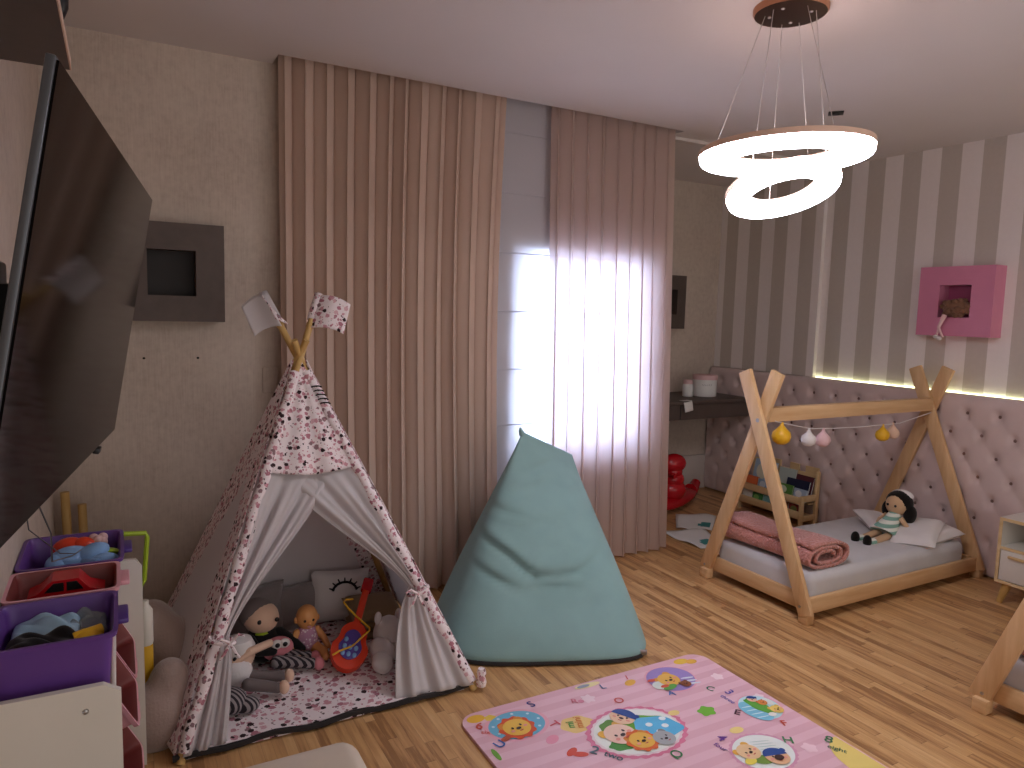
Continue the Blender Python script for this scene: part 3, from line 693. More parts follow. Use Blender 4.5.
# nightstand
ns = thing('nightstand', 'white nightstand with wooden edges, a shelf and a drawer at the right edge', 'nightstand', (4.31, 1.8, 0))
nx0, nx1, ny0, ny1, nz0, nz1 = 4.13, 4.47, 1.58, 2.02, .115, .47
b = MB(); b.bb((nx0+.004, ny0, nz1-.016), (nx1, ny1, nz1)); b.bb((nx0+.004, ny0, nz0), (nx1, ny1, nz0+.016)); b.bb((nx0+.004, ny0, nz0+.016), (nx1, ny0+.016, nz1-.016)); b.bb((nx0+.004, ny1-.016, nz0+.016), (nx1, ny1, nz1-.016)); b.bb((nx0+.01, ny0+.016, .30), (nx1, ny1-.016, .314)); b.bb((nx1-.01, ny0+.016, nz0+.016), (nx1, ny1-.016, nz1-.016))
b.build('body', 'white_board', ns, smooth=False)
b = MB(); b.bb((nx0, ny0, nz1-.016), (nx0+.004, ny1, nz1)); b.bb((nx0, ny0, nz0), (nx0+.004, ny1, nz0+.016)); b.bb((nx0, ny0, nz0+.016), (nx0+.004, ny0+.016, nz1-.016)); b.bb((nx0, ny1-.016, nz0+.016), (nx0+.004, ny1, nz1-.016)); b.bb((nx0, ny0+.016, .30), (nx0+.01, ny1-.016, .314))
b.build('edge_banding', 'pale_ply', ns, smooth=False)
dr = MB().bb((nx0+.001, ny0+.019, nz0+.019), (nx0+.017, ny1-.019, .297), .002).build('drawer', 'white_board', ns)
MB().bb((nx0-.016, ny1-.16, .262), (nx0+.0, ny1-.06, .276), .004).build('handle', 'pale_ply', dr)
for x, y, dx, dy in ((4.17, 1.97, -.02, .03), (4.43, 1.97, .02, .03), (4.17, 1.63, -.02, -.03), (4.43, 1.63, .02, -.03)):
    MB().rod((x, y, nz0), (x+dx*.5, y+dy, 0), .024, .014).build('leg', 'pole_wood', ns)

# ---------------------------------------------------------------- bean bag
bb_ = thing('bean_bag', 'large teal pyramid bean bag slumped against the curtains', 'bean bag', (1.7, 2.85, 0))
e1 = V((.915, -.403, 0)).normalized(); e2 = V((.403, .915, 0)).normalized(); BC = V((1.66, 2.80, 0))
QA, QB, QC, QD = V((1.16, 2.63, 0)), V((2.05, 2.245, 0)), V((2.20, 3.12, 0)), V((1.36, 3.27, 0))
RP, RQ = V((1.735, 3.02, .905)), V((2.10, 3.12, .745))
def bag(u, v):
    th = 2*PI*u; c, s_ = math.cos(th), math.sin(th); n = 4.6-2*v
    a = math.copysign(abs(c)**(2/n), c); q = math.copysign(abs(s_)**(2/n), s_)
    k = 1 if v > .05 else .95+.05*math.sin(PI/2*v/.05)
    ba, bq = (a*k+1)/2, (q*k+1)/2
    bot = (QA*(1-ba)+QB*ba)*(1-bq)+(QD*(1-ba)+QC*ba)*bq
    ta = (a+1)/2
    tp_ = RP*(1-ta)+RQ*ta; zt = tp_.z; tp_ = V((tp_.x, tp_.y, 0))+e2*(.014*q)
    w_ = v**1.03
    p = bot*(1-w_)+tp_*w_
    cen_ = V((1.68, 2.82, 0))*(1-w_)+V((1.92, 3.07, 0))*w_
    d = (p-cen_); d = d.normalized() if d.length > 1e-6 else e2
    p = p+d*((.012+.040*max(0, -q)*(1-abs(a)**3))*math.sin(PI*min(1, v*1.1)**.7))
    z = .004+zt*v
    x = (p-BC).dot(e1); dd = 0
    if q < .2:
        g = min(1, max(0, .3-q))
        dd += .055*math.exp(-((x-.06)/.20)**2-((z-.25)/.09)**2)*g
        for (x_, z_, sl, ln, d_) in ((-.17, .44, -.45, .13, .026), (-.02, .34, -.62, .11, .030), (.20, .31, .5, .11, .026), (-.10, .56, -.25, .14, .014), (.10, .52, .15, .12, .010), (.03, .66, .1, .10, .011), (-.05, .50, -.1, .10, .010), (-.14, .30, -.5, .09, .014), (.12, .42, .35, .09, .012), (.08, .74, .2, .08, .010), (-.24, .34, -.3, .1, .012), (.27, .2, .3, .12, .006)):
            dz = (z-z_)-sl*(x-x_)
            dd += d_*g*math.exp(-(dz/.02)**2-((x-x_)/ln)**2)-.6*d_*g*math.exp(-((dz-.035)/.028)**2-((x-x_)/ln)**2)
    p = p+e2*dd; p.z = z
    return p
b = MB(); b.grid(bag, 120, 70, wrap=True)
vs = [bag(k/120, 0) for k in range(120)]; b.poly(vs); b.poly([bag(k/120, 1) for k in range(120)])
b.build('cover', 'teal_canvas', bb_, ang=80)
pp = [bag(.60+.30*k/24, .012) for k in range(25)]
MB().tube([V((p.x, p.y, .012)) for p in pp], .010, 8).build('seam_piping', 'dark_piping', bb_)
tip = bag(.885, .03)
MB().box(V((tip.x-.030, tip.y-.016, .026)), (.045, .006, .026), (0, 0, R(-24)), .002).build('zip_tag', 'steel', bb_)
MB().tube([RP+V((0, 0, -.01)), RP+V((-.012, -.004, .012)), RP+V((-.016, -.006, .026))], [.016, .011, .005], 8).build('corner_tip', 'teal_canvas', bb_)

# ---------------------------------------------------------------- tepee
tp = thing('play_tent', 'white and pink floral children\'s tepee tent with two flags', 'play tent', (.66, 2.93, 0))
FL, FR, BL, BR_ = V((.146, 2.43, 0)), V((1.21, 2.43, 0)), V((.10, 3.375, 0)), V((1.20, 3.375, 0)); AP = V((.64, 2.93, 1.28))
def along(p, z): return p+(AP-p)*(z/1.28)
TF = along(FL, 1.51)+V((0, 0, 0)); TR = along(FR, 1.51)
for p, z1, off in ((FL, 1.53, V((.0, -.014, 0))), (FR, 1.53, V((0, .012, 0))), (BL, 1.36, V((-.01, 0, 0))), (BR_, 1.36, V((.01, 0, 0)))):
    b = MB(); b.rod(along(p, 0), along(p, z1)+off, .015, .013); b.rod(along(p, 1.41)+off*.9, along(p, 1.425)+off*.9, .0155, .0155) if z1 > 1.4 else None
    b.build('pole', 'pole_wood', tp)
def pattern_panel(name, A, B, zfl, edge, out, bottom=0.0, bulge=0.0, hole=None):
    """triangular cloth side; floral near the poles and above zfl"""
    nu, nv = 40, 52; zt = 1.27
    n = out
    def f(u, v):
        z = bottom+(zt-bottom)*v; a, c = along(A, z), along(B, z)
        p = a+(c-a)*u; w_ = (c-a).length
        sag = bulge*math.sin(PI*u)*(1-v)**1.2*w_
        return p+n*(sag+.024+.004*math.sin(11*u+3*v))
    def mf(u, v):
        z = bottom+(zt-bottom)*v; w_ = (along(A, z)-along(B, z)).length
        if z > zfl or u*w_ < edge or (1-u)*w_ < edge*1.8: return 1
        return 0
    b = MB(); b.grid(f, nu, nv, mfun=mf); return b.build(name, ['tent_white', 'tent_floral'], tp, solid=.003, ang=180)
pattern_panel('side_panel', FL, BL, .93, .12, V((-.93, 0, .36)), 0.02, .06)
pattern_panel('side_panel', FR, BR_, .93, .05, V((.93, 0, .36)), 0.02, -.02)
pattern_panel('back_panel', BL, BR_, .93, .05, V((0, .93, .36)), .02, 0)
# front: floral gable, floral pole sleeves, two white flaps tied back
ZG = .865; NF = V((0, -.93, .36))
b = MB()
b.grid(lambda u, v: (lambda z, a, c: a+(c-a)*u+NF*(.018+.010*math.sin(PI*u)*math.sin(17*u+2)*(1-v)))((ZG-.02*math.sin(PI*u)) + (1.275-ZG)*v, along(FL, (ZG-.02*math.sin(PI*u))+(1.275-ZG)*v), along(FR, (ZG-.02*math.sin(PI*u))+(1.275-ZG)*v)), 36, 30)
b.build('front_gable', 'tent_floral', tp, solid=.003, ang=180)
for p in (FL, FR):
    b = MB(); b.tube([along(p, z)+NF*.006+V((.003*math.sin(z*40), 0, 0)) for z in [.03+k*.05 for k in range(25)]], [.021+.0025*math.sin(k*1.9) for k in range(25)], 10)
    b.build('pole_sleeve', 'tent_floral', tp)
def flap(A, B, name, tz, wtop, fold, wbot, s):
    """cloth from the gable edge to a tie on pole A, then flaring to the floor"""
    nf = fold
    def f(u, v):
        z = .88-.86*v; tt = (.88-tz)/.86
        if v < tt:
            k = v/tt; wd = wtop*(1-k)**1.35*(1+.25*k)+.045*k
            zz = z+.0-.10*u*math.sin(PI*k)*.6*(1-k)
        else:
            k = (v-tt)/(1-tt); wd = .045+(wbot-.045)*k**.75; zz = z
        a, c = along(A, zz), along(B, zz); d = (c-a).normalized()
        am = .022*(.35+.65*min(1, abs(v-tt)*5))
        off = am*(.75*math.sin(2*PI*nf*u+1.2*math.sin(3*v)+s)+.35*math.sin(2*PI*nf*2.3*u+2*s+v))*min(1, u*8)
        return a+d*(wd*u)+V((0, -.93, .36))*((.004+.016*min(1, v*7))+off*.8*min(1, v*6))+V((0, .03*u, 0))
    b = MB(); b.grid(f, 60, 46); return b.build(name, 'tent_white', tp, solid=.002, ang=180)
flap(FL, FR, 'front_flap', .335, .30, 2.5, .14, .4)
flap(FR, FL, 'front_flap', .385, .34, 2.5, .31, 1.6)
def tie(A, B, z):
    a = along(A, z); d = (along(B, z)-a).normalized()
    b = MB(); c0 = a+d*.018+NF*.012
    b.tube([c0+V((d.x*.040*math.cos(t_), .034*math.sin(t_), -.012*math.cos(t_))) for t_ in [2*PI*k/18 for k in range(18)]], .007, 7, closed=True)
    k0 = c0+V((d.x*.02, -.042, .005))
    for sx_, sz_ in ((-.05, .012), (.045, .02), (-.035, -.05), (.03, -.055)):
        b.tube([k0, k0+V((sx_*.6, -.01, sz_*.9+.012)), k0+V((sx_, -.008, sz_))], [.006, .005, .004], 6)
    b.build('tie_ribbon', 'tent_floral', tp)
tie(FL, FR, .335); tie(FR, FL, .385)
# striped loops of ribbon on the right pole near the top
b = MB()
for k in range(5): b.tube([along(FR, 1.10+.016*k)+NF*.03+V((.020*math.cos(t_), 0, .020*math.sin(t_)*.3)) for t_ in [PI*j/8 for j in range(9)]], .003, 6)
b.build('ribbon_loops', 'black_cloth', tp)
def flag(name, tipp, dirv, m, seed, wdt, lab):
    tipp = V(tipp); ax = (tipp-AP).normalized(); d = V(dirv)
    def f(u, v):
        p = tipp+ax*.012-ax*(.15*v*(1-.25*u))+d*(wdt*u)
        return p+V((0, -.014-.012*math.sin(4*u+seed), -.05*u*u-.02*u*v))
    b = MB(); b.grid(f, 14, 10); b.tube([tipp+ax*.016, tipp-ax*.10], .018, 10)
    o = b.build('flag', m, tp, solid=.002, ang=180); o['label'] = lab
flag('flag', along(FL, 1.53)+V((0, -.014, 0)), (.75, -.45, .1), 'tent_floral', 0, .15, 'floral flag on the right pole tip')
def flg(): pass
flag('flag', along(FR, 1.53)+V((0, .012, 0)), (-.85, .1, -.05), 'tent_white', 2, .10, 'plain white side of the flag on the left pole tip')
tipL = along(FR, 1.53)+V((0, .012, 0)); axL = (tipL-AP).normalized()
b = MB(); b.grid(lambda u, v: tipL+axL*.014-axL*(.12*v)+V((-.010+.05*u*v, -.022-.006*math.sin(3*u), -.02*u)), 8, 10)
o = b.build('flag', 'tent_floral', tp, solid=.002, ang=180); o['label'] = 'printed flag wrapped round the left pole tip'
# little rope knot feet
MB().tube([FR+V((.02, -.02, .02+.018*k)) for k in range(5)], [.018, .022, .016, .020, .014], 8).build('foot_wrap', 'tent_floral', tp)

# tent mat
tm = thing('tent_mat', 'padded floral mat with a dark edge on the tent floor', 'tent mat', (.66, 2.9, 0))
b = MB(); b.grid(lambda u, v: V((.13+1.04*u, 2.44+.90*v, .026+.006*math.sin(9*u+4*v)*math.sin(7*v)*min(1, 8*min(u, 1-u, v, 1-v)))), 30, 30); b.bb((.13, 2.44, .004), (1.17, 3.34, .020))
b.build('pad', 'mat_floral', tm)
MB().tube([(.125+1.075*k/20, 2.437-.006*math.sin(k*.9), .018+.005*math.sin(k*1.3)) for k in range(21)], [.011]*21, 8).build('dark_edge', 'dark_piping', tm)

# ---------------------------------------------------------------- toys in the tent
def limb(b, pts, r, mi=None): b.tube(pts, r, 10, mi=mi); b.ell(pts[0], r[0]*1.0, u=10, v=8, mi=mi); b.ell(pts[-1], r[-1]*1.0, u=10, v=8, mi=mi); return b
ZM = .035
d1 = thing('plush_doll', 'big-headed plush doll in black sleeves holding a pink face, left inside the tent', 'doll', (.47, 2.93, ZM))
h = V((.49, 2.96, .222)); MB().ell(h, (.072, .066, .064), (R(10), R(12), 0)).build('head', 'skin_cloth', d1)
b = MB(); b.ell(h+V((-.015, .015, .018)), (.072, .064, .058)); b.build('hood', 'grey_cloth', d1)
for s in (-1, 1): MB().ell(h+V((.018+s*.034, -.062, .005)), (.009, .004, .010), u=8, v=6).build('eye', 'black_plastic', d1)
b = MB(); b.ell((.495, 2.96, .11), (.075, .06, .08)); b.build('body', 'black_cloth', d1)
MB().lathe([(.03, -.008), (.038, 0), (.03, .008)], (.49, 2.95, .165), 20).build('collar', 'lime_plastic', d1)
b = MB(); b.ell((.545, 2.895, .105), (.062, .03, .05)); b.build('pink_bag', 'pink_cloth', d1)
MB().ell((.565, 2.868, .135), (.022, .01, .020)).ell((.535, 2.868, .135), (.022, .01, .020)).build('bag_eyes', 'white_cotton', d1)
MB().ell((.566, 2.858, .135), (.010, .004, .010), u=8, v=6).ell((.536, 2.858, .135), (.010, .004, .010), u=8, v=6).build('bag_pupils', 'black_plastic', d1)
for dy in (0, -.06):
    limb(MB(), [V((.53, 2.90+dy, .075)), V((.60, 2.88+dy, .07)), V((.66, 2.86+dy, .06))], [.026, .024, .022]).build('leg', 'sock_stripe', d1)
    MB().ell((.685, 2.852+dy, .058), (.022, .024, .026)).build('foot', 'pink_cloth', d1)
limb(MB(), [V((.44, 2.92, .15)), V((.47, 2.88, .11)), V((.52, 2.87, .11))], [.022, .02, .018]).build('arm', 'black_cloth', d1)
limb(MB(), [V((.56, 2.95, .15)), V((.61, 2.93, .11)), V((.64, 2.90, .08))], [.022, .02, .018]).build('arm', 'black_cloth', d1)
d2 = thing('plush_doll', 'pale plush doll with long grey legs behind the left tied tent flap', 'doll', (.37, 2.80, ZM))
h = V((.385, 2.84, .135)); MB().ell(h, (.062, .056, .070), (0, R(10), 0)).build('head', 'skin_cloth', d2)
MB().ell((.372, 2.80, .085), (.060, .052, .055)).build('body', 'white_plush', d2)
MB().ell(h+V((.022, -.050, .012)), (.008, .004, .009), u=8, v=6).ell(h+V((-.02, -.053, .012)), (.008, .004, .009), u=8, v=6).build('eyes', 'black_plastic', d2)
MB().lathe([(.060, 0), (.064, .02), (.05, .05), (0, .066)], h+V((0, .004, .014)), 18).build('hat', 'white_cotton', d2)
limb(MB(), [V((.35, 2.80, .12)), V((.42, 2.79, .165)), V((.50, 2.83, .165))], [.018, .016, .015]).build('arm', 'skin_cloth', d2)
for dy, x1 in ((.02, .535), (-.06, .50)):
    limb(MB(), [V((.40, 2.77+dy, .075)), V((.46, 2.755+dy, .062)), V((x1, 2.73+dy, .058))], [.024, .022, .020]).build('leg', 'grey_cloth', d2)
    MB().ell((x1+.022, 2.722+dy, .060), (.020, .024, .026)).build('foot', 'skin_cloth', d2)
ws = MB(); ws.ell((.33, 2.62, .075), (.055, .06, .045)); ws.ell((.375, 2.60, .06), (.05, .035, .03), (0, 0, R(-25)))
tag(ws.build('plush_bundle', 'sock_stripe', loc=(.34, 2.62, ZM)), 'striped plush bundle at the foot of the left tent flap', 'plush toy')
# baby doll
bd = thing('baby_doll', 'bald baby doll in a dotted suit sitting at the back of the tent', 'doll', (.675, 2.93, ZM))
h = V((.672, 2.945, .195)); MB().ell(h, (.045, .046, .052)).ell(h+V((0, -.044, -.012)), (.008, .006, .007), u=8, v=6).ell(h+V((.045, 0, -.008)), (.008, .01, .014)).ell(h+V((-.045, 0, -.008)), (.008, .01, .014)).build('head', 'doll_skin', bd)
MB().ell(h+V((.017, -.042, .0)), (.006, .004, .006), u=8, v=6).ell(h+V((-.017, -.042, .0)), (.006, .004, .006), u=8, v=6).build('eyes', 'black_plastic', bd)
MB().ell(h+V((0, -.043, -.026)), (.010, .005, .004), u=8, v=6).build('mouth', 'pink_plastic', bd)
MB().ell((.672, 2.945, .105), (.048, .040, .062)).build('suit', 'dotted_suit', bd)
for s in (-1, 1):
    limb(MB(), [V((.672+s*.042, 2.94, .135)), V((.672+s*.066, 2.925, .10)), V((.672+s*.078, 2.90, .072))], [.016, .014, .012]).build('arm', 'doll_skin', bd)
    limb(MB(), [V((.672+s*.03, 2.93, .065)), V((.672+s*.052, 2.875, .062)), V((.672+s*.052, 2.84, .058))], [.024, .021, .017]).build('leg', 'doll_skin', bd)
tag(MB().lathe([(0, 0), (.026, 0), (.026, .012), (0, .014)], (.68, 2.84, ZM), 20).build('toy_cup', 'pink_plastic', loc=(.68, 2.84, ZM)), 'little pink lid in front of the baby doll', 'toy')
# toy guitar
gt = thing('toy_guitar', 'red toy guitar with purple panels and a yellow cord leaning in the tent', 'toy guitar', (.78, 2.75, ZM))
g0 = V((.765, 2.715, .050)); g1 = V((.965, 3.02, .29)); gd = (g1-g0).normalized(); gn = V((-.10, -.75, .65)); gn = (gn-gd*gn.dot(gd)).normalized(); gx = gd.cross(gn)
GM = Matrix((gx, gd, gn)).transposed()
def outline(n=48, sc=1.0):
    o_ = []
    for k in range(n):
        a = 2*PI*k/n; y = .105*math.sin(a); wv = .078*(1-.22*math.exp(-((y-.028)/.03)**2))*(1-.16*max(0, y)/.105); o_.append(V((wv*math.cos(a)*sc, (y+.09)*sc+.09*(1-sc), 0)))
    return o_
b = MB(); b.prism([g0+GM @ p for p in outline()], GM @ V((0, 0, .035))); b.build('body', 'orange_red_plastic', gt)
MB().prism([g0+GM @ (p+V((0, 0, .035))) for p in outline(36, .62)], GM @ V((0, 0, .006))).build('face_plate', 'violet_plastic', gt)
b = MB()
for k in range(7): b.ell(g0+GM @ V((-.024+.024*(k % 3), .045+.030*(k//3), .043)), (.009, .012, .005), GM, 10, 6)
b.build('button_keys', 'blue_plush', gt)
MB().beam(g0+GM @ V((0, .19, .018)), g0+GM @ V((0, .36, .018)), .030, .022, gn, .004).build('neck', 'orange_red_plastic', gt)
MB().box(g0+GM @ V((0, .385, .018)), (.046, .07, .024), GM, .008).build('headstock', 'red_plastic', gt)
MB().tube([g0+GM @ V((.02*math.sin(k*.9)-.06*math.cos(k*.5), .02+.27*k/14, .05+.012*math.sin(k*1.2))) for k in range(15)], .004, 6).build('cord', 'yellow_plastic', gt)
# pillows and blankets at the back
pw = thing('pillow', 'white pillow printed with a closed-eye lash at the back of the tent', 'pillow', (.90, 3.24, ZM))
rm = Euler((R(68), 0, R(-14))).to_matrix(); MB().pillow((.89, 3.22, .15), .27, .24, .09, rm).build('cushion', 'white_cotton', pw)
b = MB()
for k in range(7):
    a = PI*(.1+.8*k/6); c_ = V((.89, 3.22, .15))+rm @ V((.02+.055*math.cos(a), .012+.045*math.sin(a), .046)); d_ = rm @ V((.02*math.cos(a), .02*math.sin(a), 0)); b.rod(c_-d_*.3, c_+d_, .005, .003, 6)
b.tube([V((.89, 3.22, .15))+rm @ V((.02+.055*math.cos(PI*(.05+.9*k/14)), .012+.045*math.sin(PI*(.05+.9*k/14)), .046)) for k in range(15)], .006, 6)
b.build('printed_lash', 'black_cloth', pw)
b = MB()
for k, (z, dx) in enumerate(((.055, 0), (.095, .012), (.135, -.004))): b.pillow((1.0+dx, 3.06, z), .24, .22, .062, (R(8), R(2*k-2), R(-10+4*k)), pinch=.03)
tag(b.build('folded_blanket', 'khaki_cloth', loc=(1.0, 3.06, ZM)), 'folded khaki blanket beside the toy guitar', 'blanket')
b = MB(); b.ell((.98, 2.80, .125), (.065, .055, .075)); b.ell((.93, 2.735, .085), (.05, .075, .05)); b.ell((.905, 2.655, .075), (.042, .05, .042)); b.ell((1.02, 2.74, .07), (.07, .06, .04))
for s in (-1, 1): b.ell((.98+s*.045, 2.80, .195), (.016, .012, .03))
tag(b.build('plush_toy', 'white_plush', loc=(.95, 2.74, ZM)), 'white plush animal beside the right tied tent flap', 'plush toy')
for (c, s_, lab) in (((.50, 3.24, .13), (.14, .12, .11), 'grey plush cushion at the back left of the tent'), ((.70, 3.27, .11), (.12, .10, .10), 'grey plush cushion at the back behind the baby doll')):
    b = MB(); b.pillow(c, s_[0]*2.2, s_[2]*2.1, .13, (R(72), 0, R(8))); tag(b.build('plush_cushion', 'grey_plush', loc=(c[0], c[1], ZM)), lab, 'cushion')
# big plush between tent and rack
b = MB(); b.ell((.085, 2.575, .10), (.115, .085, .12)); b.ell((.13, 2.60, .20), (.07, .07, .09)); b.ell((.14, 2.84, .16), (.10, .15, .19)); b.ell((.09, 2.86, .30), (.08, .11, .10)); b.ell((.02, 3.02, .10), (.10, .14, .10)); b.ell((.02, 2.80, .08), (.10, .10, .08)); b.ell((-.02, 2.60, .07), (.10, .09, .07))
big = b.build('plush_elephant', 'brown_plush', loc=(.1, 2.7, 0)); big.name = 'plush_animal'
tag(big, 'large grey-brown plush animal lying between the bin rack and the tent', 'plush toy')
rm_ = big.modifiers.new('join', 'REMESH'); rm_.mode = 'VOXEL'; rm_.voxel_size = .014; sm_ = big.modifiers.new('soft', 'SMOOTH'); sm_.iterations = 8; sm_.factor = .6

# ---------------------------------------------------------------- toy rack with bins
rk = thing('bin_rack', 'white toy rack with screwed side panels holding coloured bins', 'toy rack', (-.1, 2.05, 0))
yn, yf = 1.655, 2.475
MB().prism([(XL+.003, yn, 0), (-.010, yn, 0), (-.010, yn, .685), (-.042, yn, .705), (XL+.003, yn, .705)], (0, -.016, 0)).build('side_panel', 'white_board', rk, smooth=False)
MB().prism([(XL+.003, yf, 0), (.052, yf, 0), (.052, yf, .665), (.035, yf, .69), (XL+.003, yf, .70)], (0, .016, 0)).build('side_panel', 'white_board', rk, smooth=False)
MB().lathe([(0, 0), (.006, 0), (.005, .003), (0, .004)], (-.075, yn-.016, .655), 14, Matrix.Rotation(R(90), 3, 'X')).build('screw', 'steel', rk)
for z in (.60, .40, .20): MB().rod((-.18, yn, z), (-.18, yf, z), .008, seg=10).rod((-.03, yn, z-.05), (-.03, yf, z-.05), .008, seg=10).build('rail', 'white_board', rk)
def bin_(label, x0, x1, y0, y1, z0, z1, m, inner, tilt=0, cat='bin', grp='bins in the toy rack', inner_shade=None):
    """open tapered tub with a rolled rim and an ear at the front"""
    o = thing('storage_bin', label, cat, ((x0+x1)/2, (y0+y1)/2, z0), grp); cx, cy = (x0+x1)/2, (y0+y1)/2; wx_, wy = (x1-x0)/2, (y1-y0)/2
    pv = V((x0, cy, z0)); rm = Matrix.Rotation(R(tilt), 3, 'Y')
    def P(k, ins, z):
        a = 2*PI*k/48; c_, s_ = math.cos(a), math.sin(a); n = 12
        x = (wx_-ins)*math.copysign(abs(c_)**(2/n), c_); y = (wy-ins)*math.copysign(abs(s_)**(2/n), s_)
        return pv+rm @ (V((cx+x, cy+y, z))-pv)
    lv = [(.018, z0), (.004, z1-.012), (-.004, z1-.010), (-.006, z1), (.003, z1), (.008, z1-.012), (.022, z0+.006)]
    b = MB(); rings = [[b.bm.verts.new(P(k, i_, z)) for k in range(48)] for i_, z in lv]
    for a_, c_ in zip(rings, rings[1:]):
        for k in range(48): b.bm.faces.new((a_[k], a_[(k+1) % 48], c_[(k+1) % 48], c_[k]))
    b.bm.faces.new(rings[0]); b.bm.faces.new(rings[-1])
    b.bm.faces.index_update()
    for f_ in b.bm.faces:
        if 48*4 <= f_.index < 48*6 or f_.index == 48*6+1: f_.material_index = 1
    b.build('tub', [m, inner_shade or m], o)  # second slot: inner faces, painted darker for the shade in the tub
    b = MB(); ex = x1+.004
    b.bb((ex-.004, cy-.045, z1-.018), (ex+.022, cy+.045, z1-.006), .004)
    bm_ = b.bm
    for v_ in bm_.verts: v_.co = pv+rm @ (v_.co-pv)
    b.build('handle', inner, o)
    return o
bin_('purple bin at the back of the top row, full of plush toys', XL+.008, -.002, 2.165, 2.45, .60, .80, 'purple_plastic', 'deep_purple_plastic')
bin_('reddish pink bin in the middle of the top row with a toy car', XL+.005, -.012, 1.945, 2.145, .60, .80, 'pink_plastic', 'pink_plastic', inner_shade='maroon_shaded_plastic')
bin_('purple bin at the front of the top row with blue cloth', XL+.005, -.018, 1.672, 1.925, .60, .80, 'purple_plastic', 'deep_purple_plastic')
bin_('pink bin tipped forward in the middle row', -.165, -.005, 1.93, 2.17, .52, .65, 'pink_plastic', 'pink_plastic', 62, inner_shade='maroon_shaded_plastic')
bin_('pink bin tipped forward in the lower row near the far panel', -.165, -.005, 2.19, 2.45, .52, .65, 'pink_plastic', 'pink_plastic', 62, inner_shade='maroon_shaded_plastic')
bin_('pink bin tipped forward under the front row', -.155, .005, 1.93, 2.20, .31, .44, 'pink_plastic', 'pink_plastic', 62, inner_shade='maroon_shaded_plastic')
bin_('dark purple bin at the bottom of the rack', XL+.03, .0, 1.9, 2.2, .0, .14, 'deep_purple_plastic', 'deep_purple_plastic')
# contents
b = MB(); b.ell((-.125, 2.30, .775), (.055, .05, .032)); b.ell((-.075, 2.285, .787), (.045, .035, .026), (0, R(-20), 0)); b.ell((-.045, 2.25, .772), (.038, .03, .022)); b.ell((-.16, 2.28, .765), (.03, .04, .03)); b.rod((-.1, 2.27, .77), (-.06, 2.22, .775), .014); b.ell((-.115, 2.285, .72), (.09, .08, .06))
tag(b.build('plush_pony', 'blue_plush', loc=(-.1, 2.28, .66)), 'light blue plush pony in the rear purple bin', 'plush toy')
b = MB(); b.ell((-.135, 2.385, .775), (.045, .035, .035)); b.ell((-.10, 2.375, .785), (.03, .025, .025)); b.ell((-.125, 2.385, .71), (.05, .04, .06))
tag(b.build('plush_ball', 'orange_red_plastic', loc=(-.13, 2.385, .66)), 'red and round soft toy in the rear purple bin', 'plush toy')
b = MB(); b.pillow((-.045, 2.34, .772), .06, .15, .02, (R(-14), R(10), R(10))); tag(b.build('lime_toy', 'lime_plastic', loc=(-.045, 2.36, .70)), 'flat lime green toy in the rear purple bin', 'toy')
b = MB()
for k in range(6): b.ell((-.075+.012*(k % 3), 2.40+.02*(k//3), .782+.008*(k % 2)), (.014, .014, .014), u=10, v=8)
b.ell((-.07, 2.41, .72), (.028, .028, .045)); tag(b.build('toy_figure', 'pale_pink', loc=(-.07, 2.41, .66)), 'small pale pink toy figure in the rear purple bin', 'toy')
cr_ = thing('toy_car', 'red toy car lying in the reddish middle bin', 'toy car', (-.12, 2.04, .68))
z0 = .735; y0 = 2.03
b = MB(); b.prism([(-.205, y0, z0), (-.05, y0, z0), (-.042, y0, z0+.032), (-.075, y0, z0+.044), (-.098, y0, z0+.072), (-.155, y0, z0+.072), (-.185, y0, z0+.044), (-.207, y0, z0+.036)], (0, .075, 0)); b.build('body', 'red_plastic', cr_)
b = MB(); b.prism([(-.088, y0-.001, z0+.044), (-.102, y0-.001, z0+.066), (-.124, y0-.001, z0+.066), (-.124, y0-.001, z0+.044)], (0, .077, 0)); b.prism([(-.130, y0-.001, z0+.044), (-.130, y0-.001, z0+.066), (-.152, y0-.001, z0+.066), (-.172, y0-.001, z0+.044)], (0, .077, 0)); b.build('windows', 'black_plastic', cr_)
for x in (-.17, -.085):
    for y in (y0-.005, y0+.08): MB().rod((x, y-.006, z0+.002), (x, y+.006, z0+.002), .018).build('wheel', 'black_plastic', cr_)
b = MB(); b.ell((-.065, 1.99, .735), (.038, .028, .045)); b.ell((-.12, 1.975, .71), (.055, .02, .03)); tag(b.build('dark_toy', 'black_cloth', loc=(-.08, 1.99, .65)), 'black soft toy beside the toy car', 'toy')
def crumple(c, sx_, sy_, sz_, seed):
    rnd = random.Random(seed); ph = [rnd.uniform(0, 6) for _ in range(6)]
    def f(u, v):
        a = 2*u-1; q = 2*v-1; e = max(0, 1-a**4)*max(0, 1-q**4)
        return V((c[0]+sx_*a, c[1]+sy_*q, c[2]+sz_*(e**.5)+e*.008*math.sin(5*a+ph[0]+2*q)+e*.007*math.sin(6*q+ph[1]+2*a)+e*.005*math.sin(9*(a+q)+ph[2])-sz_*.2))
    b = MB(); b.grid(f, 30, 30); return b
tag(crumple((-.155, 1.865, .752), .065, .048, .022, 3).build('blue_cloth', 'sky_cloth', loc=(-.125, 1.85, .70), solid=.004, ang=180), 'crumpled pale blue cloth in the front purple bin', 'cloth')
tag(crumple((-.075, 1.885, .74), .04, .032, .03, 8).build('plastic_wrap', 'clear_film', loc=(-.075, 1.88, .70), solid=.001, ang=180), 'clear plastic wrap beside the pale blue cloth', 'wrap')
tag(crumple((-.155, 1.755, .757), .068, .055, .022, 5).build('black_garment', 'black_cloth', loc=(-.15, 1.75, .70), solid=.004, ang=180), 'black garment bunched in the front purple bin', 'garment')
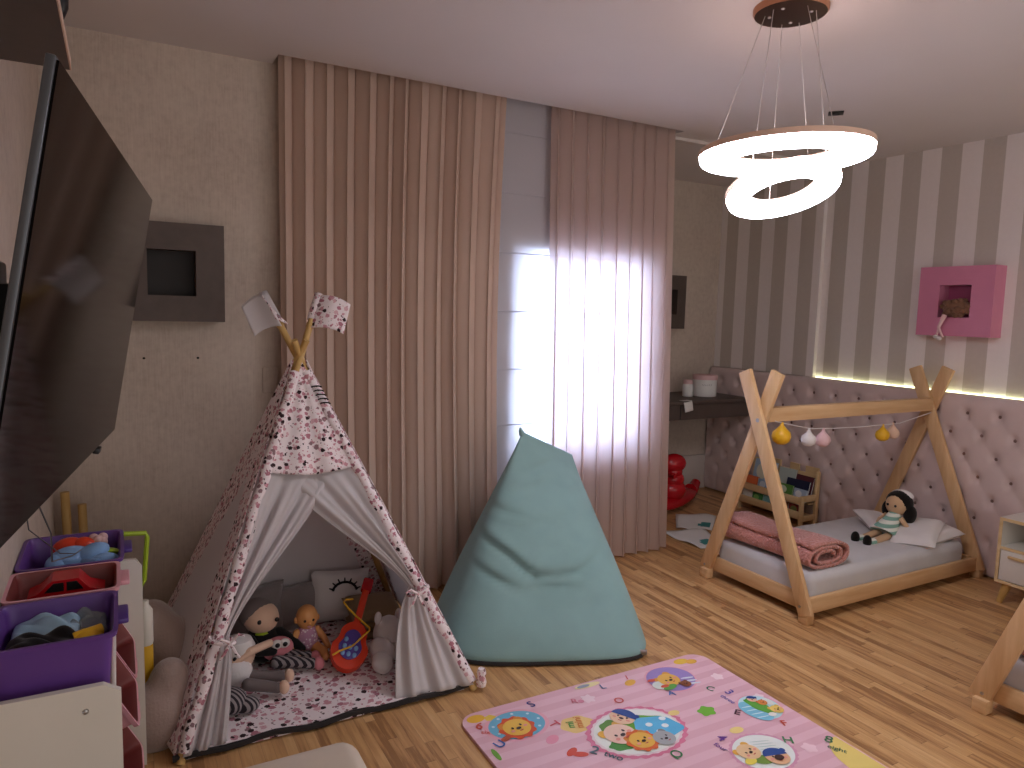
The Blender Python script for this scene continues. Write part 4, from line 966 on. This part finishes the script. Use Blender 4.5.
b = MB(); b.ell((-.075, 1.765, .755), (.035, .04, .022)); b.rod((-.10, 1.76, .765), (-.045, 1.78, .768), .013); b.ell((-.075, 1.765, .71), (.03, .035, .045)); tag(b.build('yellow_toy', 'yellow_plastic', loc=(-.08, 1.765, .70)), 'pale yellow toy in the front purple bin', 'toy')
for nm, lab, mt_, z0, z1, dz in (('bottle', 'white plastic bottle behind the rack beside the tent', 'white_board', .34, .46, 0),):
    o = thing(nm, lab, 'bottle', (.062, 2.665, .325)); MB().lathe([(0, 0), (.022, 0), (.024, .006), (.024, .12), (.012, .14), (.012, .155), (0, .156)], (.062, 2.665, .325), 20).build('body', mt_, o)
b = MB(); b.bb((.042, 2.645, .0), (.084, 2.690, .325), .004); tag(b.build('tall_box', ['yellow_plastic'], loc=(.063, 2.667, 0)), 'yellow upright box behind the rack, under the white bottle', 'box')
b = MB(); b.tube([(.03, 2.60, .56), (.052, 2.60, .56), (.060, 2.60, .575), (.072, 2.60, .72), (.068, 2.60, .735), (.0, 2.60, .74)], .008, 8); b.tube([(.03, 2.60, .02), (.03, 2.60, .56)], .008, 8)
tag(b.build('green_frame', 'lime_plastic', loc=(.05, 2.62, 0)), 'lime green plastic frame sticking up behind the purple bins', 'toy frame')
for (a, c_, lab) in (((-.185, 3.42, 0), (-.205, 3.44, .70), 'taller wooden stick leaning in the corner by the rack'), ((-.135, 3.42, 0), (-.145, 3.45, .64), 'shorter wooden stick leaning in the corner by the rack')):
    tag(MB().rod(a, c_, .018, .017, 12).build('wooden_stick', 'pole_wood', loc=a), lab, 'stick')

# cream stool at the bottom edge
st = thing('stool', 'cream upholstered stool at the bottom edge in front of the tent', 'stool', (.27, 1.42, 0))
MB().bb((.02, 1.20, .30), (.49, 1.64, .462), .05, 6).build('seat', 'cream_velvet', st, ang=60)
for x in (.09, .44):
    for y in (1.25, 1.58): MB().rod((x, y, .31), (x, y, 0), .02, .014).build('leg', 'pole_wood', st)

# ---------------------------------------------------------------- play mat
pm = thing('play_mat', 'pink striped play mat printed with letters, numbers and animal faces', 'play mat', (1.65, 1.4, 0))
MX0, MX1, MY0, MY1, MZ = 1.055, 2.229, .40, 2.262, .012
def rr(ins):
    r = .07-ins; o_ = []
    for cx, cy, a0 in ((MX1-ins-r, MY1-ins-r, 0), (MX0+ins+r, MY1-ins-r, 90), (MX0+ins+r, MY0+ins+r, 180), (MX1-ins-r, MY0+ins+r, 270)):
        for k in range(9): a = R(a0+90*k/8); o_.append((cx+r*math.cos(a), cy+r*math.sin(a)))
    return o_
b = MB(); b.prism([(x, y, 0) for x, y in rr(0)], (0, 0, MZ)); b.build('foam', 'mat_pink', pm, ang=60)
pc = []; inkidx = {}
def I(c):
    if c not in inkidx: inkidx[c] = len(pc); pc.append(ink(c))
    return inkidx[c]
P = MB(); lay = [0]
def disc(x, y, rx, ry, c, ang=0, z=0, n=28, a0=0, a1=360, wav=0, wn=0):
    ca, sa = math.cos(R(ang)), math.sin(R(ang)); pts = []
    full = a1-a0 >= 360; lay[0] += 1; zz = MZ+.0003+z*.0009+(lay[0] % 36)*.000024
    for k in range(n if full else n+1):
        a = R(a0+(a1-a0)*k/n); q = 1+wav*math.cos(wn*a)
        px, py = rx*q*math.cos(a), ry*q*math.sin(a); pts.append((x+px*ca-py*sa, y+px*sa+py*ca, zz))
    P.poly(pts, mi=I(c))
# local frame of a medallion: up is +X on the mat, right is -Y
def face(x, y, r, skin, up=0, z=4, ears=None, cap=None, mane=None, cheeks=True):
    ca, sa = math.cos(R(up)), math.sin(R(up))
    def L(a, q): return x+a*ca-q*sa, y+a*sa+q*ca
    if mane: disc(x, y, r*1.35, r*1.35, mane, z=z-1, n=60, wav=.07, wn=10)
    if ears:
        for s in (-1, 1): disc(*L(s*r*.75, r*.7), r*.36, r*.36, ears, z=z-1)
    disc(x, y, r*1.05, r, skin, up, z)
    if cap: disc(*L(0, r*.22), r*1.08, r*.98, cap, up, z+1, a0=0, a1=180); disc(*L(r*.95, r*.75), r*.25, r*.25, cap, up, z+1)
    for s in (-1, 1):
        disc(*L(s*r*.38, r*.05), r*.09, r*.12, '2a2022', up, z+2, 12)
        if cheeks: disc(*L(s*r*.6, -r*.25), r*.17, r*.13, 'e79a8d', up, z+2, 14)
    disc(*L(0, -r*.2), r*.2, r*.14, '3a2726', up, z+2, 14)
    disc(*L(0, -r*.48), r*.18, r*.10, 'c04a45', up, z+2, 14, 180, 360)
# lion medallion
disc(1.232, 2.123, .124, .096, 'e7a9b8', z=0); disc(1.232, 2.123, .108, .084, '6fb4d3', z=1, n=40)
for k in range(9): disc(1.232+.09*math.cos(k*.7), 2.123+.068*math.sin(k*.7), .006, .006, 'c9e2ee', z=2, n=10)
face(1.222, 2.105, .050, 'e9bc50', 15, 4, 'd98a36', mane='d9572f'); disc(1.155, 2.063, .022, .012, 'b4553b', 20, 3)
# large medallion
disc(1.60, 1.898, .196, .150, 'd97a98', z=0, n=80, wav=.03, wn=26); disc(1.60, 1.898, .178, .136, 'e9d3d8', z=1, n=60, wav=.015, wn=30); disc(1.60, 1.898, .168, .128, 'e8ebe6', z=2, n=44)
disc(1.655, 1.895, .105, .075, '6fae3c', -20, 3, n=40, wav=.05, wn=7)
disc(1.685, 1.885, .090, .062, '5db6e2', -30, 4, n=40, wav=.06, wn=5)
for dx, dy in ((-.03, .02), (.02, -.01), (.04, .03), (-.02, -.03)): disc(1.69+dx, 1.885+dy, .014, .012, 'e9f3f6', z=5, n=14)
disc(1.53, 1.955, .05, .04, '5e8a3a', 20, 3, n=30, wav=.08, wn=6); disc(1.50, 1.85, .05, .03, '4f9140', -10, 3, n=30, wav=.08, wn=6)
face(1.60, 1.985, .045, 'ecc7a4', -60, 6, cap='2c4d93'); face(1.53, 1.905, .058, 'ecc9b8', 20, 6, 'e7b24a'); face(1.575, 1.84, .045, 'e8b64a', 10, 7, 'd98a36', mane='dd6a30'); face(1.655, 1.815, .040, 'a9abae', 20, 7, '8d8f92', cheeks=False)
# purple medallion
disc(1.960, 2.130, .112, .100, 'e7a9b8', 0, 0, 50, wav=.02, wn=24); disc(1.960, 2.130, .104, .092, '9b86c4', z=1, n=40)
for k in range(3): disc(2.025, 2.105-.022*k, .03, .006, 'd7dbe6', -12, 2, 16)
face(1.945, 2.125, .046, 'eab858', 20, 4, 'dd9c44'); disc(1.885, 2.105, .035, .030, 'd6ddd8', z=3); disc(1.910, 2.075, .035, .016, '5fa24a', 10, 5); face(1.985, 2.068, .022, '8c5235', 10, 6, '6a3b26', cheeks=False); disc(1.875, 2.15, .018, .010, 'd65a45', 0, 4); disc(1.895, 2.09, .02, .010, 'd65a45', 0, 5)
# blue and green medallion
disc(2.1280, 1.8120, 0.0882, 0.0882, 'e7a9b8', 0, 0, 40); disc(2.1280, 1.8120, 0.0798, 0.0823, 'bfe0e8', z=1, n=36); disc(2.0902, 1.7994, 0.0462, 0.0714, '7fc4de', 10, 2)
for k in range(4): disc(2.082, 1.833-.025*k, .029, .0025, 'd9eef4', -10, 3, 10)
disc(2.1280, 1.8162, 0.0286, 0.0655, '62a843', 12, 3, n=30, wav=.07, wn=6); face(2.1364, 1.8624, 0.0185, 'ecc7a4', -30, 5, cap='2c4d93', cheeks=False); face(2.1574, 1.8288, 0.0185, 'e08a48', 0, 5, 'd0602c', cheeks=False); face(2.1700, 1.7700, 0.0252, 'e9c96a', 0, 5, 'dcb04a'); disc(2.1826, 1.8246, 0.0168, 0.0252, 'dfe3e0', 0, 4); disc(2.1280, 1.7532, 0.0168, 0.0126, 'ece8e4', 0, 4)
# lower medallion
disc(1.9150, 1.6050, 0.1230, 0.1050, 'd79ab4', 0, 0, 80, wav=.03, wn=28); disc(1.9150, 1.6050, 0.1115, 0.0951, 'e6ebe8', z=1, n=44)
for k in range(4): disc(1.948, 1.654-.016*k, .041, .002, 'b9cdc8', -18, 2, 10)
face(1.8658, 1.6255, 0.0410, 'ecc79a', 20, 4, 'e9b04d'); disc(1.8781, 1.5722, 0.0369, 0.0246, '74933f', -20, 3, 24); face(1.9314, 1.5599, 0.0410, 'e2b48c', -15, 5, cap='2c4d93'); disc(1.9314, 1.5517, 0.0180, 0.0139, '402724', 0, 9); disc(1.8330, 1.5845, 0.0246, 0.0164, 'e8d65a', 10, 4)
# loose prints
disc(1.43, 2.03, .065, .05, 'e9c77e', 0, 0, 30, wav=.06, wn=6)
for k, s_ in enumerate(('mi', 'mini')): text_into(P, s_, (1.405+.035*k, 2.035), .042, R(70), I('d9803a' if k else '4c9a4a'), MZ+.0026)
disc(1.322, 1.90, .028, .014, 'd4523f', 30, 0); disc(1.340, 1.875, .028, .014, 'd4523f', -25, 1)
disc(1.922, 1.885, .036, .030, '74b53c', 10, 0, 30, wav=.14, wn=5)
disc(1.115, 2.222, .035, .024, 'e9b53c', 0, 0); disc(1.165, 2.205, .022, .018, 'e8c552', 0, 0, 24, wav=.1, wn=5)
disc(2.10, 2.226, .036, .022, 'ebc24a', 0, 0, 24); disc(2.14, 2.205, .028, .018, 'e9b24f', 0, 1, 20); disc(2.02, 2.19, .022, .016, 'edbd7a', 0, 0, 20)
disc(1.79, 2.18, .03, .018, 'e8b04e', 20, 0, 20); disc(1.565, 2.155, .028, .026, 'ecd0d8', 0, 0, 30, wav=.2, wn=6); disc(1.53, 2.15, .012, .012, 'd88aa0', 0, 1, 12)
disc(2.15, 2.06, .024, .024, 'efd5dc', 0, 0, 30, wav=.15, wn=5); disc(2.185, 1.87, .020, .020, 'f0d7dd', 0, 0, 30, wav=.15, wn=5); disc(2.08, 1.55, .026, .026, 'efccd6', 0, 0, 30, wav=.15, wn=5)
disc(1.93, 1.742, .03, .018, 'ead184', 0, 0, 24); disc(1.80, 1.93, .025, .016, 'ead184', 0, 0, 24); disc(1.30, 1.99, .03, .02, 'e495aa', 30, 0, 20)
disc(1.62, 2.238, .06, .016, 'e7d9a2', 0, 0, 24); disc(1.60, 2.238, .03, .010, '9aa5b8', 0, 1, 16); disc(1.084, 2.0, .010, .035, '6fa53c', 0, 0, 14)
disc(2.222, 1.40, .115, .155, 'ead27a', 0, 0, 30, 90, 270)
for s_, x, y, sz, a, c in (('S', 1.345, 2.214, .055, 10, '3a3f86'), ('T', 1.352, 2.065, .055, -80, 'cf5560'), ('U', 1.122, 2.045, .055, 20, '3c67ad'), ('6', 1.105, 2.172, .055, -30, 'cf5a4a'), ('six', 1.108, 2.128, .030, -30, 'cf5a4a'), ('O', 1.665, 2.088, .050, 0, 'd05a50'),
                           ('2', 1.395, 1.87, .062, -55, '4b6670'), ('two', 1.435, 1.815, .042, -55, '4b6670'), ('Q', 1.633, 1.729, .055, -60, '3f7f52'), ('A', 1.885, 2.040, .045, -20, '5878b8'), ('C', 2.05, 1.998, .048, -60, '3f7f62'), ('R', 1.505, 2.16, .045, -20, 'd0788a'),
                           ('3', 2.100, 1.945, .055, -85, '6a62b4'), ('three', 2.055, 1.908, .030, -85, '7a74bc'), ('E', 2.018, 1.823, .052, -55, '4a2634'), ('F', 2.121, 1.693, .050, -20, 'd0553f'), ('4', 1.842, 1.728, .058, -80, '6f3f96'), ('four', 1.800, 1.690, .030, -80, '7a4f9c'), ('H', 2.047, 1.613, .055, -35, '4a8a5c'), ('8', 2.182, 1.550, .060, -60, '4c7a58'), ('eight', 2.160, 1.500, .032, -60, '55795c'), ('1', 1.80, 2.215, .045, -20, 'd45a58'), ('L', 1.668, 2.20, .045, -10, '5d78a6')):
    text_into(P, s_, (x, y), sz, R(a), I(c), MZ+.0026)
P.build('printed_pictures', pc, pm, smooth=False)
